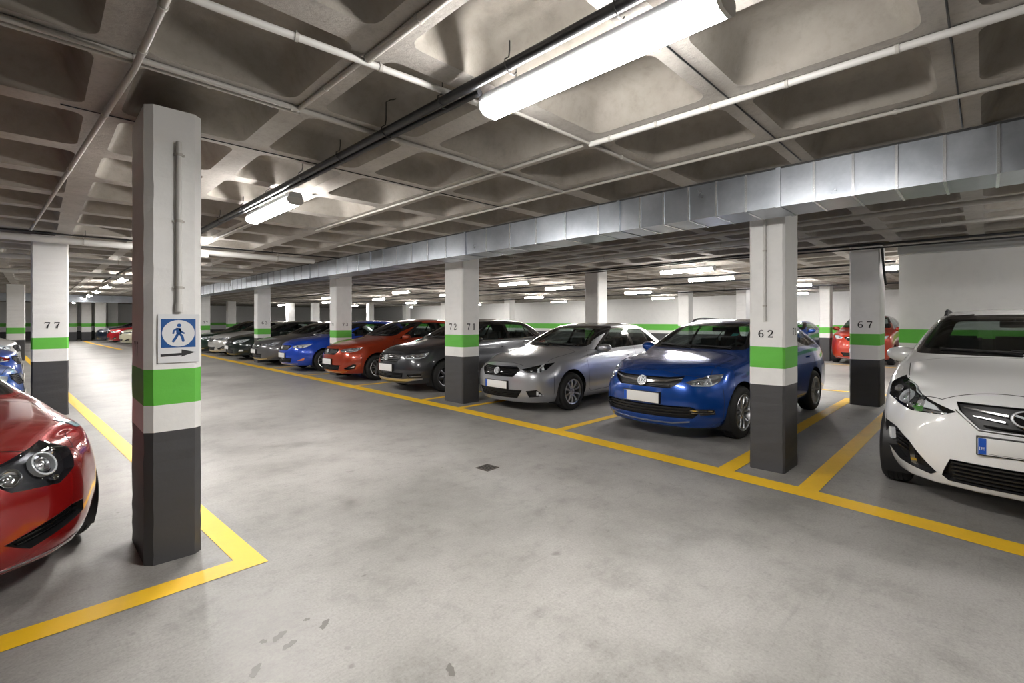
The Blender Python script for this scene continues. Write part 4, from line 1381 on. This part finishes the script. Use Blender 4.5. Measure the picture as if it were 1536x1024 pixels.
    pipe('ceiling_cable', [(1.9, .118, z+.012), (4.4, .118, z+.012)], .0045, E['cable'], 'thin black cable along a ceiling rib at the right, first from the near end', 'cable')
    pipe('ceiling_cable', [(1.9, 1.07, z+.012), (4.4, 1.07, z+.012)], .0045, E['cable'], 'thin black cable along a ceiling rib at the right, second from the near end', 'cable')
    pipe('ceiling_cable', [(.1, 3.93, z+.012), (3.9, 3.95, z+.012)], .004, E['cable'], 'thin black cable along the rib behind the nearest pillar', 'cable')
    # white pipes that cross the main aisle
    pipe('ceiling_pipe', [(-3, 9.75, 2.66), (.5, 9.7, 2.66), (3.95, 9.6, 2.66)], .05, W, 'thick white pipe crossing the ceiling behind the nearest pillar', 'pipe', 5)
    rt = empty('ceiling_junction_box', (2.02, 9.6, 2.56)); tag(rt, 'small white junction box under the thick white pipe', 'junction box')
    bm = bmesh.new(); b_box(bm, -.09, .09, -.06, .06, 0, .07, 0, .01); finish(bm, 'box', W, rt, 40)
    bm = bmesh.new(); b_tube(bm, [(0, 0, .06), (0, .06, .09)], .012, 8); finish(bm, 'gland', E['cable'], rt, 40)
    pipe('ceiling_pipe', [(-3, 12.75, 2.66), (3.7, 12.6, 2.66)], .05, W, 'second thick white pipe farther behind the nearest pillar', 'pipe', 4)
    pipe('ceiling_pipe', [(-3, 16.5, 2.66), (4.2, 16.4, 2.66)], .05, W, 'third thick white pipe farthest along the main aisle', 'pipe', 4)
    pipe('ceiling_cable', [(-4, 9.3, 2.71), (.5, 9.25, 2.69), (4.3, 9.2, 2.72)], .012, E['cable'], 'black cable slung in front of the thick white pipe', 'cable', 3)
    # cables behind the duct
    def sag(x, y0, y1, z, s, n, x1=None):
        pts = []
        for k in range(n+1):
            t = k/n
            pts.append((lerp(x, x1 if x1 is not None else x, t), lerp(y0, y1, t), z-s*abs(math.sin(t*math.pi*4))))
        return pts
    pipe('ceiling_cable', sag(9.6, -6, 30, 2.72, .03, 40), .02, E['cable'], 'black cable run in front of the pillar numbered 67', 'cable', 12)
    pipe('ceiling_cable', sag(9.75, -6, 34, 2.70, .05, 40), .013, E['cable'], 'thinner black cable beside the run in front of the pillar numbered 67', 'cable', 0)
    pipe('ceiling_cable', sag(12.2, 1.3, 34, 2.66, .05, 36), .02, E['cable'], 'black cable run at the near edge of the second aisle', 'cable', 8)
    pipe('ceiling_cable', sag(14.6, -6, 34, 2.66, .04, 36), .022, E['cable'], 'black cable run over the middle of the second aisle', 'cable', 8)
    pipe('ceiling_cable', sag(18.6, -6, 36, 2.64, .04, 36), .024, E['cable'], 'black cable run over the far row of stalls', 'cable', 8)
    pipe('ceiling_cable', [(7.5, 15, 2.68), (10.3, 14.6, 2.64), (16, 14, 2.68)], .018, E['cable'], 'black cable crossing behind the orange car', 'cable', 3)
    pipe('ceiling_cable', [(10.10, 1.26, 2.72), (10.12, 1.24, 2.4), (10.3, 1.25, 2.25), (10.45, 1.25, 2.1)], .018, E['cable'], 'black cable bending down the side of the pillar numbered 67', 'cable', 0)
    pipe('ceiling_pipe', [(6.9, -6, 2.70), (6.9, 4, 2.70), (6.9, 9, 2.70)], .03, E['pipe'], 'grey pipe on the ceiling behind the air duct', 'pipe', 7)
    pipe('ceiling_pipe', [(8.3, -6, 2.72), (8.3, 12, 2.72)], .02, E['pipe'], 'thin grey pipe on the ceiling before the partition wall', 'pipe', 7)
    pipe('ceiling_pipe', [(7.9, 2.5, 2.71), (7.9, 7, 2.7)], .045, W, 'white pipe on the ceiling over the silver car', 'pipe', 4)

def build_camera():
    c = bpy.data.cameras.new('camera'); o = bpy.data.objects.new('camera', c); COL.objects.link(o)
    c.sensor_width = 36; c.lens = F0*36/1536; c.shift_y = -32/1536; c.clip_start = .02; c.clip_end = 200
    o.location = (0, 0, H0); o.rotation_euler = (R(90), 0, R(-45))
    SC.camera = o
    w = bpy.data.worlds.new('world'); SC.world = w; w.use_nodes = True
    w.node_tree.nodes['Background'].inputs[0].default_value = (0, 0, 0, 1)
    vs = SC.view_settings; vs.view_transform = 'Standard'; vs.look = 'None'; vs.gamma = 1; vs.use_curve_mapping = False; vs.exposure = EXPO
def hbars(z0, z1, n, a, mt, off=-.008, hgt=.012, slope=0):
    return [([(-a+slope*abs(z1-z), z), (0, z), (a-slope*abs(z1-z), z), (a-slope*abs(z1-z), z+hgt), (0, z+hgt), (-a+slope*abs(z1-z), z+hgt)], mt, off) for z in [lerp(z0, z1, (k+.5)/n)-hgt/2 for k in range(n)]]

def bumper_for(sp, zt, a=62):
    sp['bumper'] = [(-a, .12), (a, .12), (a, zt-.08), (a-3, zt), (24, zt), (-24, zt), (-a+3, zt), (-a, zt-.08)]
    sp['seams'] += [('cyl', [(a, .3), (a, zt-.08)]), ('cyl', [(-a, .3), (-a, zt-.08)])]

def car_silver():
    sh = std_shape(L=4.5, W=.885, H=1.43, hoodz=.80, cowlz=1.0, beltz=.93, xcowl=1.42, xhead=2.3, zb=.17, xa1=.93, xa2=3.62, B=.44)
    sp = dict(shape=sh, paint=paint('silver_paint', (.42, .43, .46), .65, .32), level=3, Rt=.31, rim=(10, 'plain'))
    std_parts(sp)
    sp['headlight'] = dict(poly=rnd([(29, .70), (34, .652), (46, .648), (55, .695), (66, .80), (52, .772), (40, .737)], [1, .006, .006, .006, .003, .006, .006]),
        bulbs=[(39, .685, .024, 'proj'), (46.5, .70, .026, 'refl')], strips=[(strip([(31, .697), (35, .668), (46, .664), (53, .70)], .008), 'lamp_silver'), (strip([(50, .70), (52.5, .745)], [2.5, 2.5]), 'lamp_white')], mat=M['gloss'])
    sp['grilles'] = [dict(poly=rnd([(-28, .685), (-24, .735), (24, .735), (28, .685), (20, .575), (-20, .575)], .015), bars=hbars(.59, .73, 6, 25, 'gloss', -.006, .010, 10)),
        dict(poly=rnd([(-30, .375), (30, .375), (25, .245), (-25, .245)], .012), bars=hbars(.255, .37, 4, 27, 'black', -.012, .01))]
    sp['fog_recess_cut'] = [rnd([(34, .365), (44, .385), (52, .285), (37, .265)], .008)]
    sp['front_bits'] = [('fog_lamp', rnd([(44, .29), (46, .29), (46, .35), (44, .355)], .3), 'lamp_white', -.02, .03, True),
                        ('grille_frame', strip([(-28.6, .685), (-24.2, .742), (24.2, .742), (28.6, .685)], .008), 'satin', .004, .01, False)]
    sp['badge'] = (0, .66, .058, 'bars')
    sp['plate'] = dict(y=0, z=.445, h=.12)
    bumper_for(sp, .70)
    return sp

def car_blue():
    sh = std_shape(L=4.7, W=.90, H=1.50, hoodz=.865, cowlz=1.06, beltz=.99, xcowl=1.36, xhead=2.2, zb=.18, xa1=.93, xa2=3.76, B=.46)
    sp = dict(shape=sh, paint=paint('blue_paint', (.003, .062, .34), .45, .25), level=3, Rt=.33, rim_r=.225, rim=(5, 'twin'))
    std_parts(sp)
    sp['headlight'] = dict(poly=rnd([(33, .735), (38, .69), (52, .685), (60, .73), (66, .825), (54, .808), (42, .775)], [1, .01, .01, .01, .004, .01, .01]),
        bulbs=[(51.5, .735, .034, 'ring'), (43, .727, .024, 'proj')], strips=[(strip([(35, .738), (44, .765), (56, .795)], .008), 'lamp_silver'), (strip([(37, .702), (52, .698), (59, .735)], .009), 'lamp_white')], mat=M['lamp_silver'])
    sp['grilles'] = [dict(poly=rnd([(-33, .80), (-20, .785), (20, .785), (33, .80), (30, .735), (22, .655), (-22, .655), (-30, .735)], .01),
            bars=hbars(.665, .70, 2, 22, 'black', -.01, .01)+[(strip([(-31.5, .775), (-20, .742), (-4, .73), (4, .73), (20, .742), (31.5, .775)], [.012, .022, .026, .026, .022, .012]), 'chrome', .006)]),
        dict(poly=rnd([(-36, .45), (36, .45), (44, .40), (38, .31), (-38, .31), (-44, .40)], .015), bars=hbars(.33, .44, 3, 36, 'black', -.012, .012))]
    sp['front_bits'] = [('fog_trim', rnd(strip([(36, .405), (52, .40)], .012), .003), 'chrome', .004, .02, True), ('fog_trim', rnd(strip([(37, .375), (50, .37), (53, .372), (54, .40)], .009), .001), 'satin', .004, .02, True),
                        ('lip_trim', strip([(-36, .268), (-24, .24), (0, .235), (24, .24), (36, .268)], .016), 'satin', .006, .012, False),
                        ('bumper_intake', rnd([(40, .425), (53, .42), (55, .355), (43, .345)], .01), 'black', .002, .006, True)]
    sp['fog_lamps'] = []
    sp['badge'] = (0, .725, .066, 'vee')
    sp['plate'] = dict(y=0, z=.53, h=.125)
    sp['glass_bits'] = [('windscreen_sticker', rnd([(-.50, 1.26), (-.42, 1.26), (-.42, 1.29), (-.50, 1.29)], .006), 'sticker', -.004, .001)]
    M['sticker'] = pbr('turquoise_sticker', (.05, .5, .45), .5)
    bumper_for(sp, .745)
    sp['rails'] = (2.3, 3.5, .50, 'black')
    return sp

def car_white():
    sh = std_shape(L=4.5, W=.90, H=1.60, hoodz=.965, cowlz=1.14, beltz=1.06, xcowl=1.34, xhead=2.3, zb=.20, xa1=.90, xa2=3.6, B=.50, tail='tall',
        fz=[.20, .30, .46, .64, .86, .955], fx=[.10, .03, .0, .01, .07, .15])
    sp = dict(shape=sh, paint=paint('white_paint', (.82, .82, .82), .0, .3), level=3, Rt=.34, rim_r=.22, rim=(5, 'wide'), tail='tall')
    std_parts(sp)
    sp['headlight'] = dict(poly=rnd([(66, 1.00), (71, .93), (68, .82), (58, .77), (44, .74), (29, .75), (24, .785), (34, .835), (50, .91)], [.01, .01, .02, .02, .01, .01, .01, .01, .02]),
        bulbs=[(57, .845, .058, 'ring'), (65, .89, .034, 'refl'), (48, .79, .022, 'refl')], strips=[(strip([(28, .765), (40, .765), (50, .785), (52, .80)], [.012, .018, .014, .01]), 'chrome'), (strip([(41, .86), (44, .80)], [1.6, 1.2]), 'chrome'), (rnd([(31, .78), (43, .788), (40, .845), (34, .815)], .01), 'lamp_white'), (strip([(62, .955), (52, .90), (44, .875)], .007), 'lamp_white')], mat=M['gloss'])
    sp['grilles'] = [dict(poly=rnd([(-25, .86), (25, .86), (23, .80), (15, .685), (-15, .685), (-23, .80)], .012),
            bars=[(strip([(-22, .83), (-6, .80)], [.008, .016]), 'chrome', -.004), (strip([(22, .83), (6, .80)], [.008, .016]), 'chrome', -.004),
                  (strip([(-18, .775), (-7, .755)], [.006, .012]), 'satin', -.004), (strip([(18, .775), (7, .755)], [.006, .012]), 'satin', -.004),
                  (strip([(-14, .715), (0, .705), (14, .715)], .01), 'gloss', -.006)]),
        dict(poly=rnd([(-25, .43), (25, .43), (29, .29), (27, .255), (-27, .255), (-29, .29)], .01), bars=hbars(.265, .42, 5, 25, 'black', -.008, .012))]
    sp['fog_recess_cut'] = [rnd([(66, .605), (53, .575), (43, .50), (31, .30), (34, .272), (51, .315), (63, .40)], [.015, .02, .02, .006, .006, .02, .02])]
    sp['front_bits'] = [('fog_lamp', rnd([(60, .445), (63.2, .45), (64, .545), (61, .545)], .6), 'lamp_white', -.012, .03, True),
                        ('mesh_bar', strip([(57, .535), (51, .53), (44, .49)], .008), 'gloss', -.02, .02, True), ('mesh_bar', strip([(57, .50), (50, .49), (42, .455)], .008), 'gloss', -.02, .02, True),
                        ('mesh_bar', strip([(57, .465), (49, .45), (39, .415)], .008), 'gloss', -.02, .02, True), ('mesh_bar', strip([(57, .43), (48, .41), (37, .375)], .008), 'gloss', -.02, .02, True),
                        ('grille_frame', strip([(-24.5, .80), (-15.5, .675), (0, .67), (15.5, .675), (24.5, .80)], .009), 'chrome', .004, .01, False)]
    sp['badge'] = (0, .785, .085, 'oval'); sp['badge_flat'] = .75
    sp['plate'] = dict(y=0, z=.575, h=.12, mark=True)
    bumper_for(sp, .735, 66)
    sp['rails'] = (2.45, 4.0, .53, 'black'); sp['mirror'] = (1.72, 1.12, 1.1, -.115)
    return sp

def car_grey():
    sh = std_shape(L=4.4, W=.88, H=1.50, hoodz=.875, cowlz=1.05, beltz=.985, xcowl=1.38, xhead=2.2, zb=.2, xa1=.92, xa2=3.55, B=.45)
    sp = dict(shape=sh, paint=paint('gunmetal_paint', (.05, .052, .058), .6, .3), level=3, Rt=.325, rim=(7, 'wide'), rim_mat='alloy_dark')
    std_parts(sp)
    sp['headlight'] = dict(poly=rnd([(29, .765), (32, .70), (50, .70), (58, .735), (64, .82), (50, .80), (38, .785)], .008),
        bulbs=[(37, .735, .03, 'proj'), (44, .742, .03, 'proj'), (51, .75, .03, 'refl')], strips=[(strip([(31, .712), (50, .712), (58, .745)], .012), 'lamp_white')], mat=M['lamp_silver'])
    sp['grilles'] = [dict(poly=rnd([(-27, .80), (27, .80), (25, .69), (17, .62), (-17, .62), (-25, .69)], .02), bars=hbars(.64, .79, 4, 24, 'chrome', -.004, .008, 12)),
        dict(poly=rnd([(-30, .42), (30, .42), (28, .315), (-28, .315)], .01), bars=hbars(.325, .41, 3, 27, 'black', -.012, .012))]
    sp['fog_recess_cut'] = [rnd([(35, .39), (53, .41), (54, .335), (39, .325)], .008)]
    sp['front_bits'] = [('lip_trim', rnd([(-36, .255), (36, .255), (54, .29), (54, .315), (36, .31), (30, .30), (-30, .30), (-36, .31), (-54, .315), (-54, .29)], .004), 'satin', .006, .012, False),
                        ('fog_trim', strip([(38, .345), (53, .35), (53.5, .395)], .008), 'satin', -.01, .02, True)]
    sp['badge'] = (0, .715, .062, 'diamond')
    sp['plate'] = dict(y=0, z=.515, h=.14, band=False)
    sp['side_bits'] = [('window_trim', 'both', strip([(1.75, 1.01), (2.6, 1.018), (3.6, 1.045), (3.72, 1.075), (3.6, 1.2)], .012), 'chrome', .003, .006)]
    bumper_for(sp, .755)
    return sp

def car_hatch(col, name, metal=.4, level=3, hi=True, hoodz=.85, H=1.48, lampmat='lamp_silver', fog='dark', big_grille=False, group=None, plate=True, **kw):
    sh = std_shape(L=kw.get('L', 4.35), W=.88, H=H, hoodz=hoodz, cowlz=hoodz+.185, beltz=hoodz+.11, xcowl=1.36, xhead=2.2, zb=.19, xa1=.92, xa2=3.5, B=.46, tail=kw.get('tail', 'hatch'))
    sp = dict(shape=sh, paint=paint(name, col, metal, .28), level=level, hi=hi, Rt=.315, rim=kw.get('rim', (5, 'twin')), tail=kw.get('tail', 'hatch'))
    std_parts(sp)
    if not hi: sp['wipers'] = False; sp['handles'] = []
    z = hoodz
    sp['headlight'] = dict(poly=rnd([(28, z-.095), (32, z-.15), (46, z-.155), (56, z-.12), (65, z-.035), (52, z-.05), (38, z-.07)], .006),
        bulbs=[(38, z-.115, .026, 'proj'), (48, z-.105, .028, 'refl')], strips=[(strip([(31, z-.135), (46, z-.14), (56, z-.105)], .01), 'lamp_white')], mat=M[lampmat])
    g = z-.075
    sp['grilles'] = [dict(poly=rnd([(-24, g), (24, g), (26, g-.05), (18, g-.14), (-18, g-.14), (-26, g-.05)], .015), bars=hbars(g-.13, g-.01, 5 if hi else 3, 22, kw.get('barmat', 'black'), -.006, .010, 12)),
        dict(poly=rnd([(-30, .40), (30, .40), (26, .275), (-26, .275)], .012), bars=hbars(.285, .39, 3, 27, 'black', -.012, .012) if hi else [])]
    if fog == 'dark':
        sp['fog_recess_cut'] = [rnd([(36, .315), (50, .43), (54, .41), (52, .32), (42, .29)], .01)]
        sp['front_bits'] = [('fog_lamp', rnd([(43, .325), (51, .335), (51.5, .385)], .004), 'lamp_silver', -.02, .03, True)]
    elif fog == 'amber':
        sp['front_bits'] = [('fog_lamp', rnd([(40, .33), (51, .34), (52.5, .42)], .006), 'amber', .002, .02, True)]
    elif fog == 'white':
        sp['front_bits'] = [('fog_lamp', rnd([(42, .34), (52, .345), (52, .40), (45, .40)], .006), 'lamp_white', .003, .02, True)]
    sp['front_bits'] = sp.get('front_bits', []) + [('lip_trim', strip([(-40, .245), (-24, .225), (0, .222), (24, .225), (40, .245)], .014), 'satin', .005, .012, False)] * (1 if kw.get('lip', True) else 0)
    sp['badge'] = (0, g-.06, .05, kw.get('badge', 'vee'))
    if plate: sp['plate'] = dict(y=0, z=.475, h=.13, w=.46, band=False)
    if hi: bumper_for(sp, z-.1)
    return sp

def car_red():
    sh = std_shape(L=4.2, W=.89, H=1.30, hoodz=.82, cowlz=.93, beltz=.90, xcowl=1.5, xhead=2.3, zb=.17, xa1=.95, xa2=3.45, B=.50, fz=[.17, .27, .42, .58, .74, .81])
    sp = dict(shape=sh, paint=paint('red_paint', (.30, .008, .008), .35, .22), level=3, Rt=.325, rim=(5, 'wide'))
    std_parts(sp)
    sp['headlight'] = dict(poly=rnd([(12, .715), (20, .60), (34, .575), (42, .63), (45, .73), (38, .80), (26, .77)], .03),
        bulbs=[(32, .70, .062, 'ring'), (21, .67, .05, 'refl'), (39, .755, .02, 'proj'), (34, .61, .018, 'refl')], strips=[], mat=M['alloy_dark'], deep=.05)
    sp['grilles'] = [dict(poly=rnd([(-9, .75), (9, .75), (8, .64), (-8, .64)], .02), bars=hbars(.65, .74, 3, 8, 'chrome', -.006, .01)),
        dict(poly=rnd([(-14, .42), (14, .42), (12, .26), (-12, .26)], .02), bars=hbars(.27, .41, 4, 12, 'black', -.01, .012))]
    sp['fog_recess_cut'] = [rnd([(18, .345), (38, .43), (44, .425), (45, .36), (25, .28)], .012)]
    sp['front_bits'] = [('mesh_bar', strip([(22, .315+k*.026), (43, .365+k*.026)], .006), 'gloss', -.018, .02, True) for k in range(3)]
    sp['side_bits'] = [('side_marker', 'both', rnd([(.62, .79), (.69, .79), (.70, .84), (.66, .86), (.62, .84)], .02), 'marker', .004, .008)]
    M['marker'] = pbr('pale_blue_lens', (.25, .42, .48), .15, coat=1)
    sp['badge'] = (0, .70, .055, 'oval'); sp['plate'] = dict(y=0, z=.5); del sp['mirror']
    sp['front_bits'] += [('lip_trim', strip([(-62, .225), (-40, .205), (0, .2), (40, .205), (62, .225)], .01), 'satin', .004, .012, False)]
    bumper_for(sp, .60, 64)
    return sp

def build_cars():
    D = R
    make_car('silver_sedan', 'silver sedan with ten-spoke wheels between the pillar numbered 72 and the blue car', 'car', car_silver(), (5.30, 5.68, 0), D(0))
    make_car('blue_hatchback', 'shiny dark blue hatchback with a chrome bar grille, beside the pillar numbered 62', 'car', car_blue(), (5.36, 3.08, 0), D(-3.0))
    make_car('white_crossover', 'white crossover car in front of the partition wall', 'car', car_white(), (4.80, -.20, 0), D(0))
    make_car('grey_hatchback', 'dark grey hatchback with black side behind the pillar numbered 72', 'car', car_grey(), (5.08, 8.78, 0), D(0))
    make_car('orange_hatchback', 'orange-red hatchback parked left of the dark grey hatchback', 'car', car_hatch((.36, .036, .008), 'orange_paint', .35, 3, True, .86, 1.5, badge='vee'), (5.03, 11.48, 0), 0)
    make_car('blue_hatchback', 'bright blue hatchback with amber fog lamps parked left of the orange car', 'car', car_hatch((.004, .06, .52), 'bright_blue_paint', .3, 3, True, .84, 1.46, 'lamp_white', 'amber', lip=True), (5.0, 14.45, 0), 0)
    make_car('grey_sedan', 'mid grey sedan parked left of the bright blue hatchback', 'car', car_hatch((.15, .15, .155), 'mid_grey_paint', .6, 2, False, .80, 1.42, 'lamp_silver', 'none', barmat='chrome'), (5.0, 17.0, 0), 0)
    make_car('dark_car', 'black-green car with pale headlamps, left of the pillar numbered 63', 'car', car_hatch((.006, .014, .012), 'black_green_paint', .4, 2, False, .80, 1.44, 'lamp_white', 'white', lip=False), (5.0, 20.1, 0), 0)
    make_car('silver_car', 'pale silver car parked left of the black-green car', 'car', car_hatch((.55, .55, .54), 'pale_silver_paint', .4, 2, False, .80, 1.42, 'lamp_silver', 'dark', plate=False), (5.0, 22.7, 0), 0)
    make_car('green_car', 'dark green car just right of the nearest pillar, last seen of its row', 'car', car_hatch((.006, .03, .018), 'dark_green_paint', .4, 2, False, .80, 1.46, 'lamp_white', 'none'), (5.0, 25.1, 0), 0)
    make_car('red_coupe', 'red car with big round headlamps in front of the nearest pillar', 'car', car_red(), (-.38, 3.36, 0), D(105))
    make_car('blue_car', 'blue car left of the pillar numbered 77, nearest of three noses there', 'car', car_hatch((.004, .07, .33), 'left_blue_paint', .4, 3, True, .86, 1.46, 'lamp_white', 'dark'), (-.10, 9.2, 0), D(180))
    make_car('blue_car', 'second blue car left of the pillar numbered 77, behind the nearest nose', 'car', car_hatch((.006, .06, .36), 'deep_blue_paint', .4, 2, False, .95, 1.5, 'redlens', 'dark'), (-.15, 11.95, 0), D(180))
    make_car('silver_car', 'silver car farthest of three noses left of the pillar numbered 77', 'car', car_hatch((.5, .5, .5), 'left_silver_paint', .5, 2, False, 1.04, 1.6, 'lamp_white', 'dark'), (-.20, 14.6, 0), D(180))
    make_car('red_van', 'tall red-orange car behind the pillar numbered 67 across the second aisle', 'car', car_hatch((.42, .035, .012), 'red_orange_paint', .25, 2, False, 1.0, 1.66, 'lamp_white', 'none', tail='tall', barmat='gloss'), (19.1, 3.02, 0), 0)
    make_car('blue_car', 'blue car across the second aisle, seen right of the pillar numbered 62', 'car', car_hatch((.006, .07, .36), 'far_blue_paint', .35, 2, False, .9, 1.46, 'lamp_silver', 'none', plate=False), (18.8, 5.55, 0), 0)
    make_car('cream_car', 'cream white car far down the aisle left of the nearest pillar', 'car', car_hatch((.70, .68, .52), 'cream_paint', .1, 2, False, .86, 1.46, 'lamp_silver', 'dark', plate=False), (3.3, 34.9, 0), 0)
    make_car('red_car', 'red car far down the aisle beside the cream car', 'car', car_hatch((.40, .012, .02), 'far_red_paint', .3, 2, False, .86, 1.5, 'lamp_white', 'dark', plate=False), (3.05, 38.5, 0), 0)
    make_car('dark_blue_car', 'dark blue car farthest down the aisle beside the red one', 'car', car_hatch((.008, .016, .035), 'navy_paint', .3, 2, False, .84, 1.4, 'lamp_silver', 'none', plate=False), (2.75, 41.6, 0), 0)
LAMP, WATT, EXPO = 85., 40., .30
mats(); env_mats()
build_camera(); build_shell(); build_pillars(); build_lines(); build_lamps(); build_services()
build_cars()
